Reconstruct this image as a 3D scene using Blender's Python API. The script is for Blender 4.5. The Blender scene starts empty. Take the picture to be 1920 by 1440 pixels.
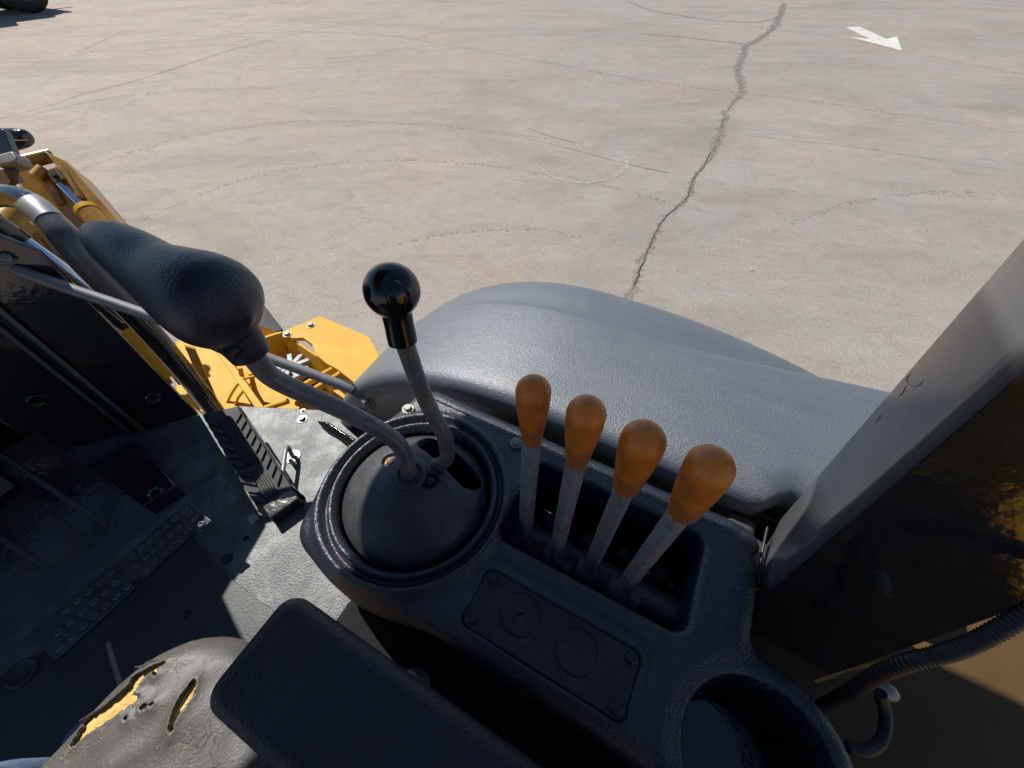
import bpy, bmesh, math, random
import numpy as np
from mathutils import Vector, Matrix
random.seed(4); np.random.seed(4)
R = math.radians
sc = bpy.context.scene
COL = sc.collection

# ------------------------------------------------------------------ camera, light
CZ = 2.35                       # eye height of the seated photographer
PITCH = 49.0
FPX = 765.0                     # focal length in pixels of a 1920 px wide picture
cam_d = bpy.data.cameras.new("camera"); cam = bpy.data.objects.new("camera", cam_d)
COL.objects.link(cam); sc.camera = cam
cam.location = (0, 0, CZ); cam.rotation_euler = (R(90 - PITCH), 0, 0)
cam_d.sensor_width = 36; cam_d.lens = FPX / 1920 * 36
cam_d.clip_start = 0.01; cam_d.clip_end = 2000

HX = Vector((math.cos(R(152)), math.sin(R(152))))      # forward of the machine
RX = Vector((-HX.y * -1, -HX.x, ))                     # right of the machine
RX = Vector((math.sin(R(152)), -math.cos(R(152))))
SH, SR = 0.84, 0.26                                    # shadow run per metre of height
sun_w = (HX * SH + RX * SR)
sun_vec = Vector((sun_w.x, sun_w.y, 1.0)).normalized()
sun_el = math.asin(sun_vec.z)
sun_rot = math.atan2(sun_vec.x, sun_vec.y)

w = bpy.data.worlds.new("World"); sc.world = w; w.use_nodes = True
nt = w.node_tree
bg = nt.nodes["Background"]
sky = nt.nodes.new("ShaderNodeTexSky"); sky.sky_type = 'NISHITA'; sky.sun_disc = False
sky.sun_elevation = sun_el; sky.sun_rotation = sun_rot; sky.air_density = 1.0; sky.dust_density = 0.2; sky.ozone_density = 4.0
nt.links.new(sky.outputs[0], bg.inputs[0]); bg.inputs[1].default_value = 0.075

sl = bpy.data.lights.new("sun", 'SUN'); so = bpy.data.objects.new("sun", sl); COL.objects.link(so)
sl.energy = 5.0; sl.angle = R(0.53); sl.color = (1.0, 0.955, 0.88)
so.rotation_euler = (-sun_vec).to_track_quat('-Z', 'Y').to_euler()
sc.view_settings.view_transform = 'Standard'; sc.view_settings.look = 'None'
sc.view_settings.gamma = 1.0; sc.view_settings.exposure = 0.28
sc.view_settings.use_curve_mapping = False

# ------------------------------------------------------------------ materials
def N(nt, typ, **kw):
    n = nt.nodes.new(typ)
    for k, v in kw.items():
        if k.startswith('i_'):
            n.inputs[int(k[2:])].default_value = v
        else:
            setattr(n, k, v)
    return n

def mat(name, col, rough=0.5, metal=0.0, bump=0.0, bscale=500, var=0.15, vscale=6, col2=None,
        dust=0.0, dustcol=(0.30, 0.27, 0.23, 1), dscale=14, coat=0.0, spec=0.5, rvar=0.12, stretch=None, bdist=0.001,
        bump2=0.0, b2scale=40, bstretch=True, fac_lo=0.42, fac_hi=0.62):
    m = bpy.data.materials.new(name); m.use_nodes = True
    t = m.node_tree; L = t.links; b = t.nodes["Principled BSDF"]
    tc = N(t, "ShaderNodeTexCoord"); src = tc.outputs["Object"]
    if stretch:
        mp = N(t, "ShaderNodeMapping"); mp.inputs["Scale"].default_value = stretch
        L.new(src, mp.inputs[0]); src = mp.outputs[0]
    c = (*col, 1); c2 = (*(col2 if col2 else [x * (1 - var) for x in col]), 1)
    n1 = N(t, "ShaderNodeTexNoise"); n1.inputs["Scale"].default_value = vscale; n1.inputs["Detail"].default_value = 8
    n1.inputs["Roughness"].default_value = 0.65
    L.new(src, n1.inputs["Vector"])
    rp = N(t, "ShaderNodeValToRGB"); rp.color_ramp.elements[0].position = fac_lo; rp.color_ramp.elements[1].position = fac_hi
    rp.color_ramp.elements[0].color = c; rp.color_ramp.elements[1].color = c2
    L.new(n1.outputs[0], rp.inputs[0]); out = rp.outputs[0]
    rr = N(t, "ShaderNodeMapRange"); rr.inputs[3].default_value = max(0.02, rough - rvar / 2); rr.inputs[4].default_value = rough + rvar
    nr = N(t, "ShaderNodeTexNoise"); nr.inputs["Scale"].default_value = vscale * 2.7; nr.inputs["Detail"].default_value = 6
    L.new(tc.outputs["Object"], nr.inputs["Vector"]); L.new(nr.outputs[0], rr.inputs[0]); rout = rr.outputs[0]
    if dust > 0:
        nd = N(t, "ShaderNodeTexNoise"); nd.inputs["Scale"].default_value = dscale; nd.inputs["Detail"].default_value = 10
        nd.inputs["Roughness"].default_value = 0.75; nd.inputs["Distortion"].default_value = 0.6
        L.new(src, nd.inputs["Vector"])
        md = N(t, "ShaderNodeMapRange"); md.inputs[1].default_value = 0.45; md.inputs[2].default_value = 0.72
        md.inputs[3].default_value = 0.0; md.inputs[4].default_value = dust
        L.new(nd.outputs[0], md.inputs[0])
        mx = N(t, "ShaderNodeMix", data_type='RGBA'); L.new(md.outputs[0], mx.inputs[0])
        L.new(out, mx.inputs[6]); mx.inputs[7].default_value = dustcol; out = mx.outputs[2]
    L.new(out, b.inputs["Base Color"]); L.new(rout, b.inputs["Roughness"])
    b.inputs["Metallic"].default_value = metal
    b.inputs["Specular IOR Level"].default_value = spec
    if coat: b.inputs["Coat Weight"].default_value = coat; b.inputs["Coat Roughness"].default_value = 0.06
    if bump > 0:
        nb = N(t, "ShaderNodeTexNoise"); nb.inputs["Scale"].default_value = bscale; nb.inputs["Detail"].default_value = 3
        L.new(src if (stretch and bstretch) else tc.outputs["Object"], nb.inputs["Vector"])
        bp = N(t, "ShaderNodeBump"); bp.inputs["Strength"].default_value = bump; bp.inputs["Distance"].default_value = bdist
        L.new(nb.outputs[0], bp.inputs["Height"])
        last = bp
        if bump2 > 0:
            nb2 = N(t, "ShaderNodeTexNoise"); nb2.inputs["Scale"].default_value = b2scale; nb2.inputs["Detail"].default_value = 2
            L.new(tc.outputs["Object"], nb2.inputs["Vector"])
            bp2 = N(t, "ShaderNodeBump"); bp2.inputs["Strength"].default_value = bump2; bp2.inputs["Distance"].default_value = bdist * 4
            L.new(nb2.outputs[0], bp2.inputs["Height"]); L.new(bp2.outputs[0], bp.inputs["Normal"])
        L.new(last.outputs[0], b.inputs["Normal"])
    return m

M = {}
M['console'] = mat('console_plastic', (0.013, 0.018, 0.030), 0.31, bump=1.0, bscale=330, dust=0.06, dscale=25, bdist=0.0018, spec=0.85)
M['fender'] = mat('fender_plastic', (0.105, 0.120, 0.142), 0.35, bump=0.9, bscale=400, dust=0.30, dscale=16, var=0.06, dustcol=(0.17, 0.185, 0.205, 1), bdist=0.0015, spec=0.8, stretch=(0.2, 2.2, 1), bstretch=False)
M['dome'] = mat('dome_plastic', (0.042, 0.043, 0.046), 0.43, bump=0.6, bscale=300, dust=0.5, dscale=14, dustcol=(0.13, 0.128, 0.12, 1), bdist=0.0012)
M['paint_black'] = mat('black_gloss_paint', (0.014, 0.015, 0.018), 0.09, bump=0.35, bscale=60, dust=0.06, dscale=20, bdist=0.0015, spec=0.9, rvar=0.05)
M['paint_post'] = mat('post_paint', (0.095, 0.096, 0.099), 0.22, bump=0.25, bscale=120, dust=0.30, dscale=9, bdist=0.0008, spec=0.65, rvar=0.16, dustcol=(0.16, 0.16, 0.16, 1))
M['knob_black'] = mat('knob_rubber', (0.010, 0.014, 0.026), 0.33, bump=0.8, bscale=420, dust=0.16, dscale=22, bdist=0.0012, dustcol=(0.10, 0.12, 0.16, 1))
M['ball'] = mat('ball_bakelite', (0.006, 0.006, 0.006), 0.07, var=0.0, rvar=0.05, spec=0.6)
M['tube_grey'] = mat('worn_black_steel', (0.15, 0.155, 0.165), 0.38, metal=0.3, bump=0.5, bscale=200, dust=0.8, dscale=34, dustcol=(0.34, 0.30, 0.20, 1), bdist=0.001)
M['bar'] = mat('hammered_bar_steel', (0.42, 0.425, 0.43), 0.38, metal=0.3, bump=1.0, bscale=130, dust=0.8, dscale=75, dustcol=(0.07, 0.07, 0.075, 1), bdist=0.003)
M['rod'] = mat('rod_steel', (0.27, 0.27, 0.275), 0.45, metal=0.35, bump=0.3, bscale=400, dust=0.3, dscale=40, dustcol=(0.06, 0.06, 0.06, 1), bdist=0.0006)
M['floor_steel'] = mat('worn_floor_plate', (0.105, 0.108, 0.112), 0.44, metal=0.15, bump=0.9, bscale=190, dust=0.75, dscale=6, dustcol=(0.33, 0.33, 0.325, 1), bdist=0.002, bump2=0.15, b2scale=25, rvar=0.15, spec=0.35)
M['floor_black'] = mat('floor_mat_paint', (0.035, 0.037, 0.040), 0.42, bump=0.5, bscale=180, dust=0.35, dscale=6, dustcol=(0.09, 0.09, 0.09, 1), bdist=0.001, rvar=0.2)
M['strip'] = mat('tread_strip_steel', (0.13, 0.135, 0.145), 0.38, metal=0.5, bump=0.35, bscale=150, dust=0.6, dscale=14, dustcol=(0.03, 0.03, 0.035, 1), rvar=0.2)
M['rubber'] = mat('pedal_rubber', (0.045, 0.045, 0.044), 0.55, bump=0.5, bscale=260, dust=0.45, dscale=30, dustcol=(0.13, 0.13, 0.12, 1))
M['yellow'] = mat('yellow_paint', (0.64, 0.345, 0.020), 0.55, col2=(0.58, 0.30, 0.018), bump=0.15, bscale=60, dust=0.12, dscale=9, dustcol=(0.42, 0.26, 0.08, 1), bdist=0.001, spec=0.25)
M['yellow_dirty'] = mat('dirty_yellow_paint', (0.44, 0.235, 0.03), 0.24, col2=(0.24, 0.12, 0.022), bump=0.2, bscale=60, dust=0.6, dscale=9, dustcol=(0.10, 0.055, 0.02, 1), bdist=0.001)
M['brown'] = mat('overspray_shade_brown', (0.115, 0.065, 0.022), 0.48, spec=0.25, col2=(0.07, 0.040, 0.015), bump=0.9, bscale=240, vscale=4, fac_lo=0.3, fac_hi=0.75, bdist=0.001)  # yellow paint under overspray, with shade mixed into the brown
M['chrome'] = mat('chrome_rod', (0.62, 0.64, 0.68), 0.12, metal=1.0, rvar=0.05)
M['zinc'] = mat('zinc_bolt', (0.32, 0.31, 0.28), 0.55, metal=0.4, dust=0.4, dscale=120, dustcol=(0.12, 0.11, 0.09, 1))
M['dark_bolt'] = mat('painted_bolt', (0.016, 0.018, 0.022), 0.25, bump=0.3, bscale=500)
M['rust'] = mat('rusty_bolt', (0.42, 0.20, 0.09), 0.6, col2=(0.55, 0.42, 0.30), vscale=90, bump=0.5, bscale=400)
M['alu'] = mat('cast_alloy', (0.40, 0.40, 0.395), 0.62, metal=0.15, dust=0.35, dscale=50, dustcol=(0.22, 0.20, 0.17, 1))
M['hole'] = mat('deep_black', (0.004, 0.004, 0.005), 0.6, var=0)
M['plastic_cover'] = mat('cover_plate_plastic', (0.020, 0.020, 0.023), 0.32, bump=0.35, bscale=330, dust=0.10, dscale=40, bdist=0.0006)
M['armrest'] = mat('armrest_vinyl', (0.015, 0.017, 0.022), 0.44, bump=0.9, bscale=300, dust=0.25, dscale=9, dustcol=(0.035, 0.042, 0.055, 1), bdist=0.0016, bump2=0.3, b2scale=16)
M['seat_shade'] = mat('seat_shade_black', (0.006, 0.006, 0.007), 0.7, bump=0.5, bscale=200, spec=0.2)  # near-black carries the deep shade beside the seat
M['foam'] = mat('seat_foam', (0.76, 0.47, 0.15), 0.9, col2=(0.62, 0.36, 0.10), vscale=60, bump=1.0, bscale=300, bdist=0.003)
M['hose'] = mat('braided_sleeve', (0.014, 0.014, 0.015), 0.45, bump=0.3, bscale=600)
M['denim'] = mat('denim', (0.09, 0.15, 0.26), 0.85, col2=(0.20, 0.27, 0.36), vscale=260, bump=0.8, bscale=700, bdist=0.001)
M['shoe'] = mat('shoe_leather', (0.03, 0.025, 0.02), 0.5)
M['tyre'] = mat('tyre_rubber', (0.020, 0.021, 0.023), 0.62, dust=0.35, dscale=3, dustcol=(0.09, 0.085, 0.08, 1))
M['rim'] = mat('rim_paint', (0.33, 0.42, 0.50), 0.35)
M['black_far'] = mat('far_black_paint', (0.02, 0.02, 0.022), 0.4)
def worn(m, lo, hi, scale):
    t = m.node_tree; b = t.nodes["Principled BSDF"]; tc = N(t, "ShaderNodeTexCoord")
    n = N(t, "ShaderNodeTexNoise"); n.inputs["Scale"].default_value = scale; n.inputs["Detail"].default_value = 9; n.inputs["Roughness"].default_value = 0.75
    t.links.new(tc.outputs["Object"], n.inputs["Vector"])
    r = N(t, "ShaderNodeMapRange"); r.inputs[1].default_value = lo; r.inputs[2].default_value = hi
    t.links.new(n.outputs[0], r.inputs[0]); t.links.new(r.outputs[0], b.inputs["Alpha"])
M['white_line'] = mat('arrow_paint', (0.58, 0.56, 0.51), 0.8, col2=(0.44, 0.415, 0.37), vscale=4.0, fac_lo=0.5, fac_hi=0.75)
M['tar'] = mat('crack_fill', (0.135, 0.125, 0.115), 0.75, col2=(0.25, 0.235, 0.215), vscale=7, bump=0.5, bscale=40, bdist=0.005)
M['hairline'] = mat('hairline_crack', (0.18, 0.163, 0.145), 0.85, col2=(0.27, 0.25, 0.225), vscale=4)
M['chip'] = mat('pale_litter', (0.75, 0.73, 0.68), 0.7)
M['pebble'] = mat('dark_grit', (0.07, 0.065, 0.06), 0.8)

worn(M['tar'], .34, .52, 9); worn(M['hairline'], .36, .50, 6); worn(M['white_line'], .36, .44, 6)
def amber():
    m = mat('amber_plastic', (0.74, 0.215, 0.012), 0.42, col2=(0.38, 0.115, 0.022), vscale=28, bump=0.25, bscale=160, dust=0.45,
            dscale=30, dustcol=(0.36, 0.17, 0.10, 1), bdist=0.0006, rvar=0.2, fac_lo=0.40, fac_hi=0.68)
    b = m.node_tree.nodes["Principled BSDF"]
    b.inputs["Subsurface Weight"].default_value = 0.35
    b.inputs["Subsurface Radius"].default_value = (0.012, 0.004, 0.001)
    b.inputs["Subsurface Scale"].default_value = 1.0
    b.inputs["Coat Weight"].default_value = 0.2; b.inputs["Coat Roughness"].default_value = 0.22
    return m
M['amber'] = amber()

def vinyl():
    m = bpy.data.materials.new('cracked_seat_vinyl'); m.use_nodes = True
    t = m.node_tree; L = t.links; b = t.nodes["Principled BSDF"]
    tc = N(t, "ShaderNodeTexCoord")
    nz = N(t, "ShaderNodeTexNoise"); nz.inputs["Scale"].default_value = 14; nz.inputs["Detail"].default_value = 5
    L.new(tc.outputs["Object"], nz.inputs["Vector"])
    ad = N(t, "ShaderNodeMix", data_type='RGBA', blend_type='LINEAR_LIGHT'); ad.inputs[0].default_value = 0.045
    L.new(tc.outputs["Object"], ad.inputs[6]); L.new(nz.outputs[1], ad.inputs[7])
    mp = N(t, "ShaderNodeMapping"); mp.inputs["Scale"].default_value = (1.0, 0.55, 1)
    mp.inputs["Rotation"].default_value = (0, 0, R(28))
    L.new(ad.outputs[2], mp.inputs[0])
    v = N(t, "ShaderNodeTexVoronoi", feature='DISTANCE_TO_EDGE'); v.inputs["Scale"].default_value = 78
    L.new(mp.outputs[0], v.inputs["Vector"])
    v2 = N(t, "ShaderNodeTexVoronoi", feature='DISTANCE_TO_EDGE'); v2.inputs["Scale"].default_value = 230
    L.new(mp.outputs[0], v2.inputs["Vector"])
    cr = N(t, "ShaderNodeMapRange"); cr.inputs[1].default_value = 0.0; cr.inputs[2].default_value = 0.05
    L.new(v.outputs[0], cr.inputs[0])
    # cracks are broken up by patches of sound vinyl
    npz = N(t, "ShaderNodeTexNoise"); npz.inputs["Scale"].default_value = 11; npz.inputs["Detail"].default_value = 3
    L.new(tc.outputs["Object"], npz.inputs["Vector"])
    pm = N(t, "ShaderNodeMapRange"); pm.inputs[1].default_value = 0.40; pm.inputs[2].default_value = 0.58
    L.new(npz.outputs[0], pm.inputs[0])
    mxh = N(t, "ShaderNodeMath", operation='MAXIMUM'); L.new(cr.outputs[0], mxh.inputs[0]); L.new(pm.outputs[0], mxh.inputs[1])
    rp = N(t, "ShaderNodeMix", data_type='RGBA'); rp.inputs[6].default_value = (0.185, 0.165, 0.135, 1)
    L.new(mxh.outputs[0], rp.inputs[0])
    n3 = N(t, "ShaderNodeTexNoise"); n3.inputs["Scale"].default_value = 9; n3.inputs["Detail"].default_value = 8
    L.new(tc.outputs["Object"], n3.inputs["Vector"])
    r3 = N(t, "ShaderNodeValToRGB"); r3.color_ramp.elements[0].color = (0.050, 0.047, 0.043, 1); r3.color_ramp.elements[1].color = (0.088, 0.082, 0.073, 1)
    r3.color_ramp.elements[0].position = 0.35; r3.color_ramp.elements[1].position = 0.65
    L.new(n3.outputs[0], r3.inputs[0]); L.new(r3.outputs[0], rp.inputs[7])
    L.new(rp.outputs[2], b.inputs["Base Color"]); b.inputs["Roughness"].default_value = 0.52
    b1 = N(t, "ShaderNodeBump"); b1.inputs["Strength"].default_value = 0.9; b1.inputs["Distance"].default_value = 0.0014
    L.new(mxh.outputs[0], b1.inputs["Height"])
    b2 = N(t, "ShaderNodeBump"); b2.inputs["Strength"].default_value = 0.35; b2.inputs["Distance"].default_value = 0.0012
    L.new(v2.outputs[0], b2.inputs["Height"]); L.new(b1.outputs[0], b2.inputs["Normal"])
    L.new(b2.outputs[0], b.inputs["Normal"])
    return m
M['vinyl'] = vinyl()

def ground_mat():
    m = bpy.data.materials.new('concrete_yard'); m.use_nodes = True
    t = m.node_tree; L = t.links; b = t.nodes["Principled BSDF"]
    tc = N(t, "ShaderNodeTexCoord"); P = tc.outputs["Object"]
    def noise(scale, det=6, rough=0.6, dist=0.0, sc3=None, rot=0):
        src = P
        if sc3:
            mp = N(t, "ShaderNodeMapping"); mp.inputs["Scale"].default_value = sc3; mp.inputs["Rotation"].default_value = (0, 0, R(rot))
            L.new(P, mp.inputs[0]); src = mp.outputs[0]
        n = N(t, "ShaderNodeTexNoise"); n.inputs["Scale"].default_value = scale; n.inputs["Detail"].default_value = det
        n.inputs["Roughness"].default_value = rough; n.inputs["Distortion"].default_value = dist
        L.new(src, n.inputs["Vector"]); return n
    def mix(a, c, f, blend='MIX', fac=None):
        mx = N(t, "ShaderNodeMix", data_type='RGBA', blend_type=blend)
        for s, v in ((6, a), (7, c)):
            if isinstance(v, tuple): mx.inputs[s].default_value = v
            else: L.new(v, mx.inputs[s])
        if isinstance(f, float): mx.inputs[0].default_value = f
        else: L.new(f, mx.inputs[0])
        return mx.outputs[2]
    def rng(x, a, c, lo, hi):
        r = N(t, "ShaderNodeMapRange"); r.inputs[1].default_value = a; r.inputs[2].default_value = c
        r.inputs[3].default_value = lo; r.inputs[4].default_value = hi; L.new(x, r.inputs[0]); return r.outputs[0]
    tan = (0.395, 0.330, 0.262, 1); grey = (0.305, 0.275, 0.248, 1); pink = (0.42, 0.300, 0.225, 1); cool = (0.30, 0.31, 0.292, 1)
    dark = (0.20, 0.178, 0.155, 1)
    sx = N(t, "ShaderNodeSeparateXYZ"); L.new(P, sx.inputs[0])
    c = mix(tan, grey, rng(sx.outputs[0], -9.0, 1.5, 0.0, 1.0))
    c = mix(c, pink, rng(noise(0.33, 6, 0.62, 0.9).outputs[0], 0.50, 0.70, 0, 0.50))
    c = mix(c, cool, rng(noise(0.61, 7, 0.66, 1.2, (1, 1, 1), 40).outputs[0], 0.50, 0.68, 0, 0.5))
    c = mix(c, dark, rng(noise(0.28, 12, 0.70, 1.2, (0.8, 1.5, 1), 25).outputs[0], 0.46, 0.66, 0, 0.62))
    c = mix(c, dark, rng(noise(1.6, 12, 0.80, 2.2, (0.7, 1.6, 1), 60).outputs[0], 0.50, 0.66, 0, 0.50))
    c = mix(c, (0.47, 0.42, 0.36, 1), rng(noise(1.3, 11, 0.76, 1.4, (0.8, 1.6, 1), -20).outputs[0], 0.53, 0.72, 0, 0.35))
    # rubber scuffs: curved sweeps of turning wheels broken up by noise
    for (cx, cy, sc_, lo, rot) in ((6, 16, 0.55, .86, 0), (-9, -3, 0.42, .93, 0), (14, 2, 0.38, .93, 0)):
        mp = N(t, "ShaderNodeMapping"); mp.inputs["Location"].default_value = (-cx * sc_, -cy * sc_, 0); mp.inputs["Scale"].default_value = (sc_, sc_, sc_)
        L.new(P, mp.inputs[0])
        wv = N(t, "ShaderNodeTexWave", wave_type='RINGS', rings_direction='Z'); wv.inputs["Scale"].default_value = 0.9
        wv.inputs["Distortion"].default_value = 1.6; wv.inputs["Detail"].default_value = 4; wv.inputs["Detail Scale"].default_value = 2.0
        L.new(mp.outputs[0], wv.inputs["Vector"])
        a = rng(wv.outputs[1], lo, 1.0, 0, 1); bb = rng(noise(0.8 + sc_, 10, 0.8, 1.5).outputs[0], 0.50, 0.66, 0, 0.30)
        ml = N(t, "ShaderNodeMath", operation='MULTIPLY'); L.new(a, ml.inputs[0]); L.new(bb, ml.inputs[1])
        c = mix(c, (0.17, 0.15, 0.135, 1), ml.outputs[0])
    c = mix(c, (0.16, 0.145, 0.13, 1), rng(noise(3.0, 12, 0.85, 1.0).outputs[0], 0.53, 0.68, 0, 0.5))
    # aggregate
    c = mix(c, (0.14, 0.125, 0.11, 1), rng(noise(42, 5, 0.8).outputs[0], 0.52, 0.66, 0, 0.6))
    c = mix(c, (0.58, 0.54, 0.48, 1), rng(noise(55, 5, 0.8).outputs[0], 0.54, 0.66, 0, 0.55))
    c = mix(c, (0.10, 0.09, 0.08, 1), rng(noise(8, 5, 0.85).outputs[0], 0.70, 0.76, 0, 0.55))
    L.new(c, b.inputs["Base Color"]); b.inputs["Roughness"].default_value = 0.85
    b.inputs["Specular IOR Level"].default_value = 0.12
    b1 = N(t, "ShaderNodeBump"); b1.inputs["Strength"].default_value = 0.55; b1.inputs["Distance"].default_value = 0.008
    L.new(noise(45, 6, 0.8).outputs[0], b1.inputs["Height"]); L.new(b1.outputs[0], b.inputs["Normal"])
    return m
M['ground'] = ground_mat()

# ------------------------------------------------------------------ geometry helpers
MACH = bpy.data.objects.new("backhoe_loader", None); COL.objects.link(MACH)
MACH.location = (0, 0, 0); MACH.rotation_euler = (0, 0, R(152)); MACH.empty_display_size = 0.3
LOC = {MACH: Vector((0, 0, 0))}     # local position of every part's origin in the machine's axes

def L3(p):                          # (forward, right, depth below eye level) -> machine axes
    return Vector((p[0], -p[1], CZ - p[2]))
cp, sp = math.cos(R(PITCH)), math.sin(R(PITCH))
def ray(px, py):
    u = (px - 960) / FPX; v = (720 - py) / FPX
    return Vector((u, cp + v * sp, -sp + v * cp))
def hrd(wp): return (wp.x * HX.x + wp.y * HX.y, wp.x * RX.x + wp.y * RX.y, -wp.z)
def Pt(px, py, t): return hrd(ray(px, py) * t)
def Pd(px, py, d):
    q = ray(px, py); return hrd(q * (d / -q.z))
def Pr(px, py, r):
    q = ray(px, py); a = hrd(q); return tuple(x * r / a[1] for x in a)
def GW(px, py, z=0.0):              # a spot on the yard, world axes
    q = ray(px, py) * ((CZ - z) / -ray(px, py).z); return Vector((q.x, q.y, z))

def tag(o, label=None, cat=None, group=None, kind=None):
    if label: o['label'] = label
    if cat: o['category'] = cat
    if group: o['group'] = group
    if kind: o['kind'] = kind
    return o

def build(name, verts, faces, mt, parent=None, angle=38, bevel=0, bseg=2, local=True, subsurf=0):
    """verts already in the axes of the machine (parent given) or of the world"""
    V = np.array([tuple(v) for v in verts], dtype=float)
    c = (V.min(0) + V.max(0)) / 2
    V = V - c
    me = bpy.data.meshes.new(name)
    me.from_pydata([tuple(v) for v in V], [], faces)
    bm = bmesh.new(); bm.from_mesh(me)
    bmesh.ops.remove_doubles(bm, verts=bm.verts, dist=1e-6)
    bmesh.ops.recalc_face_normals(bm, faces=bm.faces)
    for f in bm.faces: f.smooth = True
    a = R(angle)
    for e in bm.edges:
        if len(e.link_faces) == 2 and e.calc_face_angle(0) > a: e.smooth = False
    bm.to_mesh(me); bm.free()
    me.materials.append(mt)
    o = bpy.data.objects.new(name, me); COL.objects.link(o)
    place(o, Vector(c), parent)
    if bevel:
        b = o.modifiers.new('bevel', 'BEVEL'); b.width = bevel; b.segments = bseg; b.limit_method = 'ANGLE'; b.angle_limit = R(30)
        for p in me.polygons: p.use_smooth = True
        b.harden_normals = False
        bm = bmesh.new(); bm.from_mesh(me)
        for e in bm.edges: e.smooth = True
        bm.to_mesh(me); bm.free()
        wn = o.modifiers.new('wn', 'WEIGHTED_NORMAL'); wn.keep_sharp = True
    if subsurf:
        s = o.modifiers.new('sub', 'SUBSURF'); s.levels = subsurf; s.render_levels = subsurf
    return o

def place(o, c, parent):
    if parent is None: o.location = c; LOC[o] = c
    else:
        o.parent = parent; o.location = c - LOC[parent]; LOC[o] = c

def group_empty(name, p, parent, label=None):
    o = bpy.data.objects.new(name, None); COL.objects.link(o); o.empty_display_size = 0.05
    place(o, L3(p), parent)
    if label: o['label'] = label
    return o

def catmull(pts, n=6):
    P = [Vector(p) for p in pts]
    if len(P) < 3 or n <= 1: return P
    Q = [P[0] * 2 - P[1]] + P + [P[-1] * 2 - P[-2]]
    out = []
    for i in range(1, len(Q) - 2):
        for k in range(n):
            t = k / n
            a, b, c, d = Q[i - 1], Q[i], Q[i + 1], Q[i + 2]
            out.append(0.5 * ((2 * b) + (-a + c) * t + (2 * a - 5 * b + 4 * c - d) * t * t + (-a + 3 * b - 3 * c + d) * t ** 3))
    out.append(P[-1]); return out

def sweep(path, radii, seg=18, cap=True, flat=None):
    """returns verts, faces of a tube; path in machine or world axes; flat=(sx,sy) squash"""
    n = len(path); V = []; F = []
    T = [(path[min(i + 1, n - 1)] - path[max(i - 1, 0)]).normalized() for i in range(n)]
    up = Vector((0, 0, 1))
    if abs(T[0].dot(up)) > 0.95: up = Vector((1, 0, 0))
    nrm = (up - T[0] * up.dot(T[0])).normalized()
    for i in range(n):
        nrm = (nrm - T[i] * nrm.dot(T[i])).normalized(); bi = T[i].cross(nrm)
        r = radii[i]
        for k in range(seg):
            a = 2 * math.pi * k / seg
            sx, sy = flat if flat else (1, 1)
            V.append(path[i] + nrm * (math.cos(a) * r * sx) + bi * (math.sin(a) * r * sy))
    for i in range(n - 1):
        for k in range(seg):
            k2 = (k + 1) % seg
            F.append((i * seg + k, i * seg + k2, (i + 1) * seg + k2, (i + 1) * seg + k))
    if cap:
        F.append(tuple(range(seg - 1, -1, -1))); F.append(tuple(range((n - 1) * seg, n * seg)))
    return V, F

def tube(name, pts, rad, mt, parent, seg=18, n=6, hr=True, angle=50, flat=None):
    P = [L3(p) if hr else Vector(p) for p in pts]
    if isinstance(rad, (int, float)): rad = [rad] * len(P)
    path = catmull(P, n); m = len(path)
    rr = [float(np.interp(i / (m - 1) * (len(P) - 1), range(len(P)), rad)) for i in range(m)]
    V, F = sweep(path, rr, seg, flat=flat)
    return build(name, V, F, mt, parent, angle)

def lathe(name, p0, axis, prof, mt, parent, seg=32, hr=True, angle=40, cap=True):
    """prof: list of (distance along axis, radius)"""
    a = Vector(axis).normalized(); o = L3(p0) if hr else Vector(p0)
    u = Vector((1, 0, 0)) if abs(a.x) < 0.8 else Vector((0, 1, 0))
    u = (u - a * u.dot(a)).normalized(); v = a.cross(u)
    V = []; F = []
    for s, r in prof:
        for k in range(seg):
            t = 2 * math.pi * k / seg
            V.append(o + a * s + (u * math.cos(t) + v * math.sin(t)) * max(r, 1e-5))
    for i in range(len(prof) - 1):
        for k in range(seg):
            k2 = (k + 1) % seg
            F.append((i * seg + k, i * seg + k2, (i + 1) * seg + k2, (i + 1) * seg + k))
    if cap: F.append(tuple(range(seg)))
    F.append(tuple(range((len(prof) - 1) * seg, len(prof) * seg)))
    return build(name, V, F, mt, parent, angle)

def prism(name, poly, d0, d1, mt, parent, bevel=0.0, bseg=2):
    """plan polygon of (h, r), from depth d0 (top) down to d1"""
    n = len(poly)
    V = [L3((p[0], p[1], d0)) for p in poly] + [L3((p[0], p[1], d1)) for p in poly]
    F = [tuple(range(n)), tuple(range(2 * n - 1, n - 1, -1))] + [(i, (i + 1) % n, n + (i + 1) % n, n + i) for i in range(n)]
    return build(name, V, F, mt, parent, 30, bevel, bseg)

def slab(name, pts, th, mt, parent, bevel=0.0, hr=True, normal=None):
    """flat plate through the given corner points, thickness th behind them"""
    P = [L3(p) if hr else Vector(p) for p in pts]; n = len(P)
    nn = Vector((0, 0, 0))
    c = sum(P, Vector()) / n
    for i in range(n): nn += (P[i] - c).cross(P[(i + 1) % n] - c)
    nn.normalize()
    eye = Vector((0, 0, CZ))
    if nn.dot(eye - c) < 0: nn = -nn
    V = P + [p - nn * th for p in P]
    F = [tuple(range(n)), tuple(range(2 * n - 1, n - 1, -1))] + [(i, (i + 1) % n, n + (i + 1) % n, n + i) for i in range(n)]
    return build(name, V, F, mt, parent, 30, bevel)

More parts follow.
